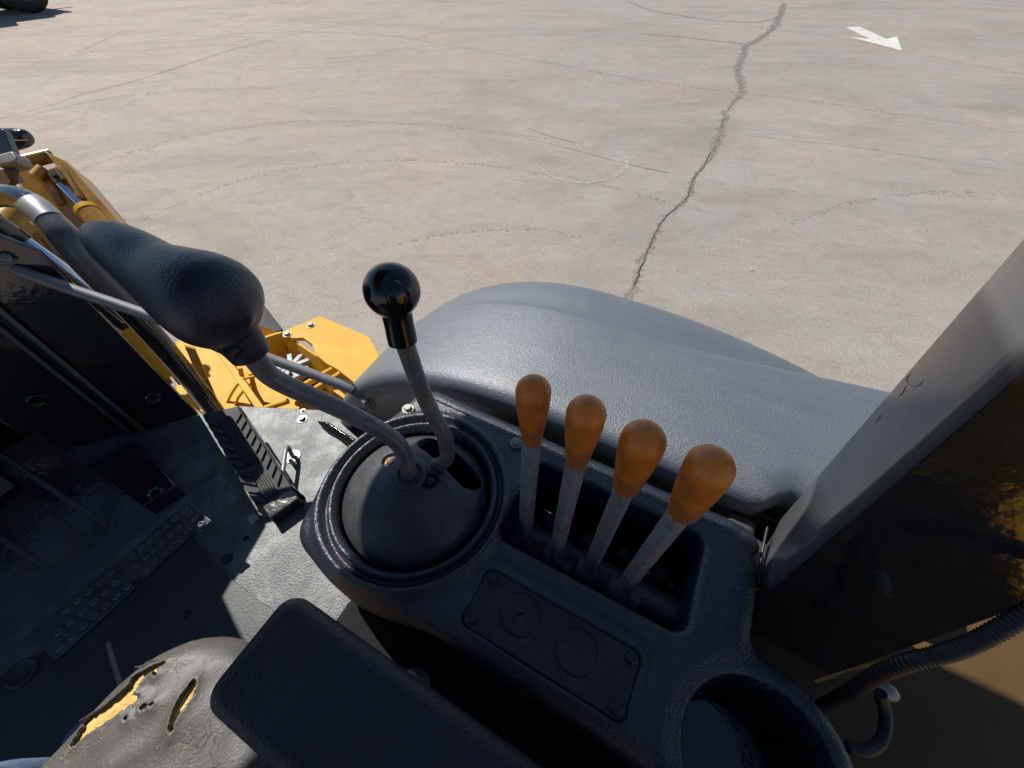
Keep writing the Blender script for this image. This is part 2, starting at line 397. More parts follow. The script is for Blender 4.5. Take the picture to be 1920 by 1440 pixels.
def obox(name, p, ax, size, mt, parent, bevel=0.0, hr=True):
    """box at p, ax = (x axis, y axis) vectors in (h, r, up) terms"""
    c = L3(p) if hr else Vector(p)
    cv = lambda a: Vector((a[0], -a[1], a[2])) if hr else Vector(a)
    x = cv(ax[0]).normalized(); y = cv(ax[1]); y = (y - x * y.dot(x)).normalized(); z = x.cross(y)
    V = []
    for i in (-1, 1):
        for j in (-1, 1):
            for k in (-1, 1):
                V.append(c + x * i * size[0] / 2 + y * j * size[1] / 2 + z * k * size[2] / 2)
    F = [(0, 1, 3, 2), (4, 6, 7, 5), (0, 4, 5, 1), (2, 3, 7, 6), (0, 2, 6, 4), (1, 5, 7, 3)]
    return build(name, V, F, mt, parent, 30, bevel)

_bm = {}
def bolt(p, parent, rad=0.009, mt='zinc', normal=(0, 0, 1), name='bolt', washer=1.5):
    """hexagon head on a washer; mesh shared by size"""
    key = (round(rad, 4), mt, washer)
    if key not in _bm:
        V = []; F = []
        def ring(r, z, n, off=0): 
            b = len(V); 
            for k in range(n): V.append((r * math.cos(2 * math.pi * k / n + off), r * math.sin(2 * math.pi * k / n + off), z)); 
            return b
        n = 24
        a = ring(rad * washer, 0, n); b = ring(rad * washer, rad * 0.2, n); 
        F += [(a + k, a + (k + 1) % n, b + (k + 1) % n, b + k) for k in range(n)] + [tuple(range(b, b + n))]
        a = ring(rad, rad * 0.2, 6); b = ring(rad, rad * 0.75, 6); c = ring(rad * 0.82, rad * 0.9, 6)
        F += [(a + k, a + (k + 1) % 6, b + (k + 1) % 6, b + k) for k in range(6)]
        F += [(b + k, b + (k + 1) % 6, c + (k + 1) % 6, c + k) for k in range(6)] + [tuple(range(c, c + 6))]
        me = bpy.data.meshes.new(name); me.from_pydata(V, [], F); me.materials.append(M[mt]); _bm[key] = me
    o = bpy.data.objects.new(name, _bm[key]); COL.objects.link(o)
    place(o, L3(p), parent)
    nv = Vector((normal[0], -normal[1], normal[2])).normalized()
    o.rotation_mode = 'QUATERNION'
    o.rotation_quaternion = nv.to_track_quat('Z', 'Y') @ Matrix.Rotation(random.random() * 2, 4, 'Z').to_quaternion()
    return o

# signed distances (positive inside), numpy
def s_box(H, Rr, h0, h1, r0, r1, c):
    x = np.abs(H - (h0 + h1) / 2) - (h1 - h0) / 2 + c; y = np.abs(Rr - (r0 + r1) / 2) - (r1 - r0) / 2 + c
    return -(np.hypot(np.maximum(x, 0), np.maximum(y, 0)) + np.minimum(np.maximum(x, y), 0) - c)
def s_circ(H, Rr, h, r, rad): return rad - np.hypot(H - h, Rr - r)
def s_cap(H, Rr, a, b, rad):
    ax, ay = a; bx, by = b; dx, dy = bx - ax, by - ay
    t = np.clip(((H - ax) * dx + (Rr - ay) * dy) / (dx * dx + dy * dy), 0, 1)
    return rad - np.hypot(H - ax - t * dx, Rr - ay - t * dy)
def s_poly(H, Rr, poly):
    d = np.full(H.shape, 1e9); ins = np.zeros(H.shape, bool); n = len(poly)
    for i in range(n):
        ax, ay = poly[i]; bx, by = poly[(i + 1) % n]; dx, dy = bx - ax, by - ay
        t = np.clip(((H - ax) * dx + (Rr - ay) * dy) / (dx * dx + dy * dy + 1e-12), 0, 1)
        d = np.minimum(d, np.hypot(H - ax - t * dx, Rr - ay - t * dy))
        cond = ((ay > Rr) != (by > Rr)) & (H < (bx - ax) * (Rr - ay) / (by - ay + 1e-12) + ax)
        ins ^= cond
    return np.where(ins, d, -d)
def smax(a, b, k):
    h = np.clip(0.5 + 0.5 * (a - b) / k, 0, 1)
    return b * (1 - h) + a * h + k * h * (1 - h)
def rnd(s, rad):
    q = np.clip(rad - np.clip(s, 0, rad), 0, rad)
    return rad - np.sqrt(np.maximum(rad * rad - q * q, 0))
def sstep(x): x = np.clip(x, 0, 1); return x * x * (3 - 2 * x)

def field(name, h0, h1, r0, r1, step, sfun, dfun, mt, parent, drop=0.05):
    hs = np.arange(h0, h1, step); rs = np.arange(r0, r1, step)
    H, Rr = np.meshgrid(hs, rs, indexing='ij'); H = H.copy(); Rr = Rr.copy()
    for _ in range(2):
        s = sfun(H, Rr); e = 1e-4
        gx = (sfun(H + e, Rr) - sfun(H - e, Rr)) / (2 * e); gy = (sfun(H, Rr + e) - sfun(H, Rr - e)) / (2 * e)
        g2 = np.maximum(gx * gx + gy * gy, 0.3)
        m = np.abs(s) < 0.6 * step
        H = np.where(m, H - s * gx / g2, H); Rr = np.where(m, Rr - s * gy / g2, Rr)
    s = sfun(H, Rr); D = dfun(H, Rr, s)
    ok = s > -0.05 * step
    c = ok[:-1, :-1] & ok[1:, :-1] & ok[:-1, 1:] & ok[1:, 1:]
    idx = -np.ones(H.shape, int)
    used = np.zeros(H.shape, bool)
    used[:-1, :-1] |= c; used[1:, :-1] |= c; used[:-1, 1:] |= c; used[1:, 1:] |= c
    idx[used] = np.arange(used.sum())
    V = np.stack([H[used], -Rr[used], CZ - D[used]], 1)
    i, j = np.nonzero(c)
    F = np.stack([idx[i, j], idx[i, j + 1], idx[i + 1, j + 1], idx[i + 1, j]], 1)
    cen = (V.min(0) + V.max(0)) / 2
    me = bpy.data.meshes.new(name); me.from_pydata((V - cen).tolist(), [], F.tolist())
    if drop:
        bm = bmesh.new(); bm.from_mesh(me)
        be = [e for e in bm.edges if len(e.link_faces) == 1]
        r = bmesh.ops.extrude_edge_only(bm, edges=be)
        for v in r['geom']:
            if isinstance(v, bmesh.types.BMVert): v.co.z -= drop
        bmesh.ops.recalc_face_normals(bm, faces=bm.faces)
        for f in bm.faces: f.smooth = True
        for e in be: pass
        bm.to_mesh(me); bm.free()
    else:
        for p in me.polygons: p.use_smooth = True
    me.materials.append(mt)
    o = bpy.data.objects.new(name, me); COL.objects.link(o); place(o, Vector(cen), parent)
    return o

# ------------------------------------------------------------------ the yard
def grid_plane(name, half, mt):
    V = [(-half, -half, 0), (half, -half, 0), (half, half, 0), (-half, half, 0)]
    me = bpy.data.meshes.new(name); me.from_pydata(V, [], [(0, 1, 2, 3)]); me.materials.append(mt)
    o = bpy.data.objects.new(name, me); COL.objects.link(o); return o
tag(grid_plane("ground", 600, M['ground']), kind='structure')

def strip(name, pts, widths, mt, z=0.004, jit=0.0, n=14, kind='structure'):
    P = [GW(x, y, z) for x, y in pts]
    path = catmull(P, n); m = len(path); V = []; F = []
    off = 0
    for i, p in enumerate(path):
        t = (path[min(i + 1, m - 1)] - path[max(i - 1, 0)]); t.z = 0; t.normalize(); q = Vector((-t.y, t.x, 0))
        wv = float(np.interp(i / (m - 1) * (len(pts) - 1), range(len(pts)), widths))
        off = off * 0.6 + random.uniform(-1, 1) * jit
        a = wv * (0.5 + random.uniform(-0.25, 0.25) * (1 if jit else 0)); b = wv * (0.5 + random.uniform(-0.25, 0.25) * (1 if jit else 0))
        V += [p + q * (a + off), p - q * (b - off)]
        if i: k = 2 * i; F.append((k - 2, k - 1, k + 1, k))
    o = build(name, V, F, mt, None)
    return tag(o, kind=kind)
crack = [(1471, 6), (1462, 28), (1452, 50), (1425, 72), (1399, 85), (1394, 105), (1382, 125), (1388, 148), (1388, 176), (1372, 195), (1360, 213), (1352, 240),
         (1344, 270), (1335, 290), (1318, 315), (1303, 335), (1292, 368), (1275, 385), (1245, 408), (1228, 440), (1214, 470), (1200, 505), (1186, 543), (1170, 580)]
M['stain'] = mat('crack_stain', (0.20, 0.185, 0.165), 0.85, col2=(0.26, 0.24, 0.215), vscale=5)
worn(M['stain'], .44, .66, 7)
M['scuff'] = mat('tyre_scuff', (0.19, 0.172, 0.155), 0.85, col2=(0.27, 0.245, 0.22), vscale=9)
worn(M['scuff'], .50, .72, 16)
strip('crack_stain', crack, [.22, .26, .26, .24, .20, .20, .20, .20, .18, .08, .12, .14, .14, .10, .06, .05, .08, .06, .05, .06, .05, .07, .09, .09], M['stain'], 0.002, 0.03)
for pts_, w_ in (([(560, 40), (900, 95), (1200, 150), (1520, 190), (1919, 250)], .16), ([(120, 330), (330, 262), (560, 228), (820, 236), (1100, 268)], .12), ([(250, 420), (480, 330), (760, 300), (1050, 330), (1330, 400)], .08),
                 ([(20, 130), (300, 75), (560, 60), (800, 70)], .20), ([(1250, 40), (1500, 60), (1919, 140)], .25), ([(700, 470), (830, 440), (1000, 430), (1090, 445)], .07), ([(1480, 420), (1600, 380), (1760, 360), (1919, 370)], .08), ([(60, 215), (200, 185), (330, 170), (520, 165)], .22)):
    strip('tyre_scuff', pts_, [w_ * .6, w_, w_ * 1.1, w_, w_ * .5][:len(pts_)], M['scuff'], 0.0015, w_ * .10)
strip('filled_crack', crack, [.10, .14, .15, .13, .10, .11, .10, .10, .07, .02, .04, .06, .055, .03, .012, .012, .025, .010, .012, .02, .010, .018, .028, .03], M['tar'], 0.004, 0.012)
strip('hairline_crack', [(1176, 2), (1215, 17), (1270, 28), (1340, 38), (1400, 41.5), (1440, 38), (1460, 30)], [.05] * 7, M['tar'], 0.008, 0.01)
strip('hairline_crack', [(1198, 63), (1260, 67), (1330, 75), (1399, 82)], [.04] * 4, M['tar'], 0.008, 0.008)
strip('slab_joint', [(0, 222), (90, 198), (165, 174), (250, 152), (330, 127), (440, 92), (560, 62), (680, 38), (790, 8)], [.012, .015, .018, .02, .03, .022, .018, .014, .01], M['hairline'], 0.004, 0.003)
strip('hairline_crack', [(1190, 534), (1203, 498), (1215, 465), (1232, 430), (1252, 402), (1275, 382), (1290, 365), (1300, 335), (1318, 312), (1332, 285)], [.008] * 10, M['pebble'], 0.009, 0.006)
strip('tyre_mark', [(900, 245), (1000, 262), (1090, 284), (1180, 308), (1250, 323)], [.006, .007, .010, .014, .03], M['hairline'], 0.004, 0.002)
strip('tyre_mark', [(985, 238), (1030, 254), (1080, 268)], [.01, .02, .01], M['hairline'], 0.004, 0.003)
strip('hairline_crack', [(1365, 250), (1480, 262), (1600, 275), (1760, 300), (1919, 322)], [.006, .008, .008, .008, .006], M['hairline'], 0.004, 0.003)
strip('hairline_crack', [(145, 98), (180, 82), (215, 66), (232, 60)], [.02, .03, .02, .01], M['hairline'], 0.004, 0.004)
# pale ring left by a drum: one worn arc of grit
ringm = mat('pale_ring_grit', (0.60, 0.54, 0.42), 0.8, col2=(0.42, 0.38, 0.31), vscale=26, fac_lo=0.42, fac_hi=0.55)
worn(ringm, .42, .62, 14)
strip('pale_ring_stain', [(1010, 312), (1030, 328), (1065, 340), (1105, 342), (1140, 335), (1165, 322), (1176, 305), (1168, 290)], [.02, .03, .05, .055, .055, .065, .06, .02], ringm, 0.006, 0.008)

arrow = [(1585, 50.7), (1612, 50), (1661.7, 72.7), (1681.7, 68.3), (1691, 95), (1591.7, 69), (1630, 72.7)]
V = [GW(x, y, 0.006) for x, y in arrow] + [GW(x, y, 0.002) for x, y in arrow]
n = len(arrow)
o = build('painted_arrow', V, [tuple(range(n))] + [(i, (i + 1) % n, n + (i + 1) % n, n + i) for i in range(n)], M['white_line'])
tag(o, 'worn white arrow painted on the concrete, pointing to the right', 'arrow marking')
# grit, leaf bits: one scattered mass
V = []; F = []
def bit(V, F, c, s, z=0.0):
    b = len(V)
    a0 = random.random() * 6
    for k in range(5):
        a = a0 + k * 1.2566; rr = s * random.uniform(0.6, 1.2); V.append((c[0] + rr * math.cos(a), c[1] + rr * math.sin(a), z))
    V.append((c[0], c[1], z + s * 0.7))
    for k in range(5): F.append((b + k, b + (k + 1) % 5, b + 5))
for k in range(300):
    x = random.uniform(0, 1920); y = random.uniform(20, 720) ** 1.0
    g = GW(x, y); bit(V, F, g, random.uniform(0.002, 0.006) * (1 + random.random() ** 3))
tag(build('dark_grit', V, F, M['pebble'], None, 20), kind='stuff', label='fine dark grit scattered over the concrete yard', cat='grit')
V = []; F = []
for k in range(260):
    x = random.uniform(0, 1920); y = random.uniform(150, 720); g = GW(x, y); bit(V, F, g, random.uniform(0.002, 0.0045))
tag(build('pale_grit', V, F, M['chip'], None, 20), kind='stuff', label='tiny pale grains scattered over the concrete yard', cat='grit')
g = GW(1411, 507); V = []; F = []
for i in range(5):
    for j in range(3):
        V.append((g.x - 0.03 + i * 0.015, g.y - 0.006 + j * 0.007 + (0.004 if i in (0, 4) else 0) * (1 - j), 0.004 + 0.006 * math.sin(i * 1.1) + 0.004 * (j == 1)))
for i in range(4):
    for j in range(2): a = i * 3 + j; F.append((a, a + 3, a + 4, a + 1))
tag(build('dry_leaf', V, F, M['chip'], None), 'small pale curled leaf lying on the concrete beyond the black mudguard', 'leaf')

# ------------------------------------------------------------------ far machine at the top left
FAR = bpy.data.objects.new('parked_wheel_loader', None); COL.objects.link(FAR)
tag(FAR, 'dark parked machine with big black tyres and pale blue rims, far left corner', 'vehicle')
tc = GW(72, 25)
FAR.location = (tc.x, tc.y, 0)
LOC[FAR] = Vector((tc.x, tc.y, 0))
rr = Vector((RX.x, RX.y, 0)); hh = Vector((HX.x, HX.y, 0)); up = Vector((0, 0, 1))
def far_wheel(c, rad, wd):
    ax = -hh    # wheel axis: disc seen face-on by our camera
    W = lathe('tyre', c + hh * (wd / 2), -hh, [(0, rad * 0.55), (0.0, rad * 0.62), (0.03, rad * 0.80), (0.06, rad * 0.93), (wd * .25, rad), (wd * .75, rad), (wd - .06, rad * 0.93), (wd - .03, rad * .80), (wd, rad * .62), (wd, rad * .55)], M['tyre'], FAR, 48, hr=False)
    lathe('rim', c + hh * (wd / 2), -hh, [(0.02, rad * 0.05), (0.02, rad * .5), (0.0, rad * 0.55), (wd + 0.004, rad * .55), (wd + .01, rad * .52), (wd - .05, rad * .46), (wd - .09, rad * .2), (wd - .02, rad * .18), (wd - .02, 0.01)], M['rim'], W, 48, hr=False)
    return W
rad = 0.78
c0 = Vector((tc.x, tc.y, 0)) + hh * 0.25
far_wheel(c0 + up * rad, rad, 0.46)
far_wheel(c0 + up * rad - rr * 3.0, rad, 0.46)
far_wheel(c0 + up * rad + hh * 1.75, rad, 0.46)
far_wheel(c0 + up * rad - rr * 3.0 + hh * 1.75, rad, 0.46)
def wbox(name, c, sx, sy, sz, mt, bevel=0.03):   # sx along rr, sy along hh
    return obox(name, c, (tuple(rr), tuple(hh)), (sx, sy, sz), mt, FAR, bevel, hr=False)
wbox('chassis', c0 + hh * 0.9 - rr * 1.4 + up * 0.85, 4.4, 1.0, 0.55, M['black_far'])
wbox('body', c0 + hh * 0.9 - rr * 1.6 + up * 1.6, 4.0, 1.9, 0.9, M['yellow_dirty'])
wbox('cab', c0 + hh * 0.9 - rr * 1.5 + up * 2.6, 1.5, 1.5, 1.3, M['black_far'])
wbox('bumper', c0 + hh * 0.9 + rr * 0.9 + up * 0.95, 0.25, 2.1, 0.3, M['black_far'])
wbox('tow_bar', c0 + hh * 1.2 + rr * 1.25 + up * 1.0, 0.9, 0.12, 0.12, M['black_far'])

# ------------------------------------------------------------------ the machine we sit on
tag(MACH, 'yellow and black backhoe loader the picture is taken from, with black console and orange-knobbed levers', 'backhoe loader')
P = MACH
# platform
FD = 1.12
fp = [(2.3, 0.20), (1.6, 0.12), (1.40, .16), (1.335, 0.236), (1.25, 0.325), (0.97, 0.452), (0.60, 0.452), (-0.25, 0.452), (-0.8, 0.452), (-0.8, -1.1), (2.3, -1.1)]
floor = prism('floor_plate', fp, FD, FD + 0.012, M['floor_steel'], P, 0.003)
def floor_px(pts, d=FD): return [Pd(x, y, d)[:2] for x, y in pts]
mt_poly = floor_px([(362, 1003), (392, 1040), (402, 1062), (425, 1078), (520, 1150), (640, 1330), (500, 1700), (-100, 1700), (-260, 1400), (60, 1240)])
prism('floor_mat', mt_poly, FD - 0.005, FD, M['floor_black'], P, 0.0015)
# toothed tread strips
def bil(q, u, v):
    a, b, c, d = [Vector(x) for x in q]
    return tuple((a * (1 - u) + b * u) * (1 - v) + (d * (1 - u) + c * u) * v)
_dm = None
def dimple(p, parent, s=0.009):
    global _dm
    if _dm is None:
        V = []; F = []; n = 12
        for r, z in ((1.0, 0), (0.75, 0.42), (0.5, 0.42), (0.42, 0.05)):
            for k in range(n): V.append((r * s * math.cos(6.2832 * k / n), r * s * math.sin(6.2832 * k / n), z * s))
        for i in range(3):
            for k in range(n): F.append((i * n + k, i * n + (k + 1) % n, (i + 1) * n + (k + 1) % n, (i + 1) * n + k))
        F.append(tuple(range(3 * n, 4 * n)))
        _dm = bpy.data.meshes.new('dimple'); _dm.from_pydata(V, [], F); _dm.materials.append(M['strip'])
        for p_ in _dm.polygons: p_.use_smooth = True
    o = bpy.data.objects.new('dimple', _dm); COL.objects.link(o); place(o, L3(p), parent)
    return o
def tread(pts, d, nu, nv, skip=(), bend=0):
    q = [Pd(x, y, d) for x, y in pts]
    s = prism('tread_strip', [a[:2] for a in q], d, d + 0.006, M['strip'], P, 0.0015)
    for i in range(nu):
        for j in range(nv):
            if (i, j) in skip: continue
            u = (i + 0.5 + (0.25 if j % 2 else -0.1)) / (nu + 0.2); v = (j + 0.5) / nv
            p = bil(q, min(u, .95), v); dimple((p[0], p[1], d - 0.0005), s)
    return s
tread([(326, 962), (228, 1048), (268, 1086), (364, 998)], FD - 0.012, 6, 3)
tread([(208, 1062), (50, 1190), (104, 1238), (254, 1101)], FD - 0.012, 7, 3, skip=((6, 0), (6, 1), (5, 0)))
# end plate lifted out of the shade to make a sunlit patch
q = [Pd(340, 946, 1.005), Pd(352, 941, 1.0), Pd(395, 976, 1.0), Pd(371, 1001, 1.01), Pd(339, 972, 1.01)]
tab = slab('sun_patch_tab', q, 0.005, M['strip'], P, 0.001)
for x, y in ((347, 958), (355, 963), (365, 972), (378, 983)): dimple(Pd(x, y, 1.0015), tab)
slab('bracket', [Pd(352, 990, 1.02), Pd(362, 995, 1.02), Pd(362, 1003, 1.115), Pd(352, 1000, 1.115)], 0.004, M['strip'], P)
for x, y, r_ in ((567, 786, .011), (568, 770, .006), (426, 1048, .009)): bolt((*Pd(x, y, FD)[:2], FD), P, r_, 'dark_bolt' if y != 786 else 'dark_bolt')
for x, y in ((461, 1009), (351, 1151), (204, 1100)):
    p = Pd(x, y, FD - 0.006 if x != 461 else FD); lathe('drain_hole', (p[0], p[1], p[2] - .0006), (0, 0, -1), [(0, 0.008), (0.0012, 0.0075)], M['hole'], P, 20)
p = Pd(42, 1262, FD - .006); lathe('floor_plug', p, (0, 0, 1), [(0, .03), (.004, .03), (.006, .026), (.003, .02), (.003, 0)], M['floor_black'], P, 28)
p = Pd(475, 975, FD); slab('floor_clip', [(p[0] - .01, p[1] - .012, FD - .004), (p[0] + .014, p[1] - .006, FD - .004), (p[0] + .008, p[1] + .014, FD - .012), (p[0] - .014, p[1] + .01, FD - .004)], .003, M['alu'], P)

# cowl: upright black panels on the left
A = (1.335, 0.232); B = Pd(265, 808, FD); C = Pd(240, 812, FD); D = (1.604, -.08); E = (1.75, -1.1)
TOP = 0.30
def wall(name, a, b, d0, d1, mt, th=0.012, parent=P, lean=0.0, d0b=None):
    d0b = d0 if d0b is None else d0b
    a = (a[0], a[1]); b = (b[0], b[1])
    return slab(name, [(a[0], a[1], d1), (b[0], b[1], d1), (b[0] + lean, b[1], d0b), (a[0] + lean, a[1], d0)], th, mt, parent, 0.002)
cowl = wall('cowl_panel', A, B, .50, FD, M['paint_black'], d0b=.30)
wall('cowl_post', B, C, TOP - .2, FD, M['paint_black'])
cp2 = wall('cowl_panel', C, D, TOP - .2, FD, M['paint_black'])
wall('cowl_panel', D, E, TOP - .2, FD, M['paint_black'])
# pale beads added as highlights along the cowl folds
for (x, y) in ((265, 808), (240, 812)):
    q = Pd(x, y, FD); tube('highlight_bead', [(q[0] - .014, q[1] + .004, FD), (q[0] - .014, q[1] + .004, TOP + .05)], 0.006, M['paint_post'], cp2, 10, 1)
flp = []
for x, y in ((372, 777), (292, 694), (235, 640), (150, 565), (100, 522), (20, 455), (-30, 420), (-30, 445), (35, 492), (92, 538), (170, 612), (250, 690)):
    flp.append(Pt(x, y, 1.39 - (372 - x) / 372 * .42))
fl = slab('cowl_flange', flp, .004, M['paint_post'], P)  # paler paint stands in for the yard mirrored on this strip
for x, y, s in ((298, 752, .016), (62, 745, .016)):
    tt = 1.26 if x > 200 else 1.0
    q = Pt(x, y, tt)
for wp, a_, b_ in ((0.42, A, B),):
    q = (a_[0] * .62 + b_[0] * .38 - .008, a_[1] * .62 + b_[1] * .38, 0.99)
    lathe('round_plug', q, (-0.9, 0.25, 0), [(0, .020), (.003, .020), (.0045, .017), (.002, .012), (.002, .001)], M['paint_black'], cowl, 26)
q = (C[0] * .55 + D[0] * .45 - .008, C[1] * .55 + D[1] * .45, 0.90)
lathe('round_plug', q, (-0.9, 0.25, 0), [(0, .020), (.003, .020), (.0045, .017), (.002, .012), (.002, .001)], M['paint_black'], cp2, 26)
# box on the floor at the foot of the cowl
bx = [(1.36, .07), (1.10, .03), (1.12, -.05), (1.40, -.06)]
prism('transmission_cover', bx, 1.065, FD, M['paint_black'], P, 0.004)
p = Pd(292, 925, 1.065); lathe('cover_plug', p, (0, 0, 1), [(0, .02), (.005, .02), (.007, .016), (.003, .012), (.003, 0)], M['paint_black'], P, 24)
# ribs and linkage in the dark foot well
def toe(h, r, k=0): return (h, r, FD - (h - 1.10 - .095 * (-.05 - r)) * .79 - k)
for r_ in (-.13, -.26, -.40, -.55):
    tube('floor_rib', [toe(1.16, r_, .001), toe(1.44, r_, .001)], .006, M['floor_black'], P, 10, 1)
for k_, (h_, r_) in enumerate(((1.30, -.19), (1.25, -.34))):
    slab('foot_pedal', [toe(h_, r_ + .03, .05), toe(h_, r_ - .035, .05), toe(h_ + .09, r_ - .035, .055), toe(h_ + .09, r_ + .03, .055)], .012, M['rubber'], P, .003)
    tube('pedal_arm', [toe(h_ + .06, r_, .04), toe(h_ + .10, r_, .07), toe(h_ + .2, r_, .12)], .010, M['bar'], P, 10)
slab('maker_plate', [toe(1.25, -.17, .004), toe(1.25, -.20, .004), toe(1.17, -.20, .004), toe(1.17, -.17, .004)], .003, M['floor_black'], P)
# hood forward of the cowl (above the frame of the picture) and an added, unseen dashboard
prism('hood', [(3.3, .12), (1.85, .10), (1.80, -1.0), (3.3, -1.0)], .20, .95, M['yellow'], P, .02)
slab('toe_board', [(1.10, -.05, FD), (1.20, -1.1, FD), (1.50, -1.1, .86), (1.40, -.05, .90)], .01, M['paint_black'], P, .002)
slab('toe_board_side', [(1.10, -.05, FD), (1.40, -.05, .90), (1.40, -.05, FD)], .008, M['paint_black'], P, .001)
prism('shade_dash', [(1.80, .0), (1.2, -.26), (1.2, -.50), (1.8, -.6)], .22, .42, M['paint_black'], P, .02)  # unseen; slanted edge shaped to cast the floor shadow
wheel_c = (0.92, -.33, .30)
V, F = sweep([L3((wheel_c[0] - .19 * math.cos(a) * .75, wheel_c[1] + .19 * math.sin(a), wheel_c[2] + .19 * math.cos(a) * .55)) for a in [2 * math.pi * k / 40 for k in range(41)]], [.014] * 41, 10)
sw = build('steering_wheel', V, F, M['knob_black'], P)
tube('steering_column', [(1.2, -.33, .55), wheel_c], .025, M['paint_black'], P, 12, 1)

# ---------------- pedal
c4 = [Pd(378, 777, 1.015), Pd(445, 761, 1.005), Pd(550, 917, 1.075), Pd(484, 957, 1.085)]
c4v = [Vector(c) for c in c4]
pedal = slab('accelerator_pedal', c4, .016, M['rubber'], P, .003)
ped_n = (c4v[1] - c4v[0]).cross(c4v[3] - c4v[0]).normalized()
if ped_n.z > 0: ped_n = -ped_n       # toward the eye = smaller depth
def pp(u, v, k=0.0):
    q = (c4v[0] * (1 - u) + c4v[1] * u) * (1 - v) + (c4v[3] * (1 - u) + c4v[2] * u) * v
    return tuple(q + ped_n * k)
def rib(poly, k=.006):
    top = [L3(pp(u, v, k)) for u, v in poly]; bot = [L3(pp(u, v, 0.0002)) for u, v in poly]; n = len(poly)
    return build('tread_rib', top + bot, [tuple(range(n))] + [(i, (i + 1) % n, n + (i + 1) % n, n + i) for i in range(n)], M['rubber'], pedal, 30)
for i in range(10):
    v = 0.05 + i * 0.09
    if v < .9: rib([(.02, v), (.30, v + .075), (.30, v + .135), (.02, v + .055)])
    if v < .86: rib([(.98, v), (.98, v + .055), (.72, v + .135), (.72, v + .075)])
for i in range(5):
    u = .345 + i * .066
    rib([(u, .10), (u + .04, .10), (u + .04, .62), (u, .60)])
    rib([(u, .74), (u + .04, .76), (u + .04, .96), (u, .96)])
slab('pedal_edge', [pp(-.03, 1.0, -.002), pp(1.03, 1.0, -.002), pp(1.02, 1.10, -.06), pp(-.02, 1.10, -.06)], .004, M['paint_black'], pedal)
slab('pedal_edge', [pp(1.0, 0, .001), pp(1.02, 0, .001), pp(1.02, 1, .001), pp(1.0, 1, .001)], .02, M['paint_black'], pedal)
hb = pp(.5, 1.07, -.03)
obox('pedal_hinge', (hb[0], hb[1], FD - .022), ((1, .3, 0), (-.3, 1, 0)), (.05, .085, .044), M['paint_black'], pedal, .004)
wc = Pd(549, 856, FD)
lathe('washer', (wc[0], wc[1], FD), (0, 0, 1), [(0, .024), (.003, .024), (.003, .01), (0.002, .009)], M['rod'], pedal, 28)
tube('pedal_rod', [pp(.98, .80, -.012), (wc[0] + .004, wc[1] + .004, FD - .045), (wc[0], wc[1], FD - .002)], .006, M['rod'], pedal, 10, 5)
tube('stop_pin', [(wc[0] - .03, wc[1] - .02, FD), (wc[0] - .028, wc[1] - .02, FD - .03)], .006, M['bar'], P, 10, 1)

# ---------------- console top
CC = (0.284, 0.195)     # centre of the joystick opening
CD = 0.62
CUP = (-0.257, 0.111)
def s_outer(H, Rr):
    b = s_box(H, Rr, -0.236, 0.418, 0.048, 0.398, 0.035)
    cut = -((H - 0.418) * 0.55 + (Rr - 0.398) * 0.83 + 0.020)
    b = np.minimum(b, cut)
    c = s_circ(H, Rr, CC[0], CC[1], 0.168)
    l = s_circ(H, Rr, CUP[0], CUP[1], 0.112)
    s = smax(smax(b, c, 0.035), l, 0.03)
    notch = s_circ(H, Rr, -0.245, 0.352, 0.022)
    return np.minimum(s, -notch)
def s_slot(H, Rr): return s_box(H, Rr, -0.152, 0.132, 0.196, 0.343, 0.020)
def s_ring(H, Rr): return s_circ(H, Rr, CC[0], CC[1], 0.1225)
def s_cup(H, Rr): return s_circ(H, Rr, CUP[0], CUP[1] - 0.0, 0.083)
def s_console(H, Rr):
    return np.minimum(np.minimum(s_outer(H, Rr), -s_slot(H, Rr)), np.minimum(-s_ring(H, Rr), -s_cup(H, Rr)))
def d_console(H, Rr, s):
    so = s_outer(H, Rr); rho = np.hypot(H - CC[0], Rr - CC[1])
    d = CD + rnd(so, 0.024) + rnd(-s_slot(H, Rr), 0.011) + rnd(-s_cup(H, Rr), 0.007)
    d = d - 0.010 * np.exp(-((rho - 0.1515) / 0.0095) ** 2) - 0.008 * np.exp(-((rho - 0.1315) / 0.0060) ** 2)
    d = d + 0.007 * np.exp(-((rho - 0.1405) / 0.0038) ** 2) + rnd(rho - 0.1225, 0.006)
    sr = s_box(H, Rr, -0.112, 0.120, 0.068, 0.153, 0.014)
    d = d + 0.0045 * sstep(sr / 0.004) + 0.0035 * np.exp(-((sr + 0.011) / 0.006) ** 2) * sstep((Rr - 0.09) / 0.05)
    d = d + 0.010 * np.exp(-((s_outer(H, Rr) - 0.0) / 0.02) ** 2) * 0.3
    d = d + 0.006 * sstep((0.03 - (-s_cup(H, Rr))) / 0.03)
    # moulded step along the far edge, where it is bolted down
    d = d - 0.004 * sstep((Rr - 0.365) / 0.006) * sstep((H + 0.20) / 0.02)
    d = d + 0.0006 * np.sin(H * 37 + 1) * np.sin(Rr * 29)
    return d
console = field('console', -0.39, 0.47, -0.02, 0.42, 0.0019, s_console, d_console, M['console'], P, drop=0.055)
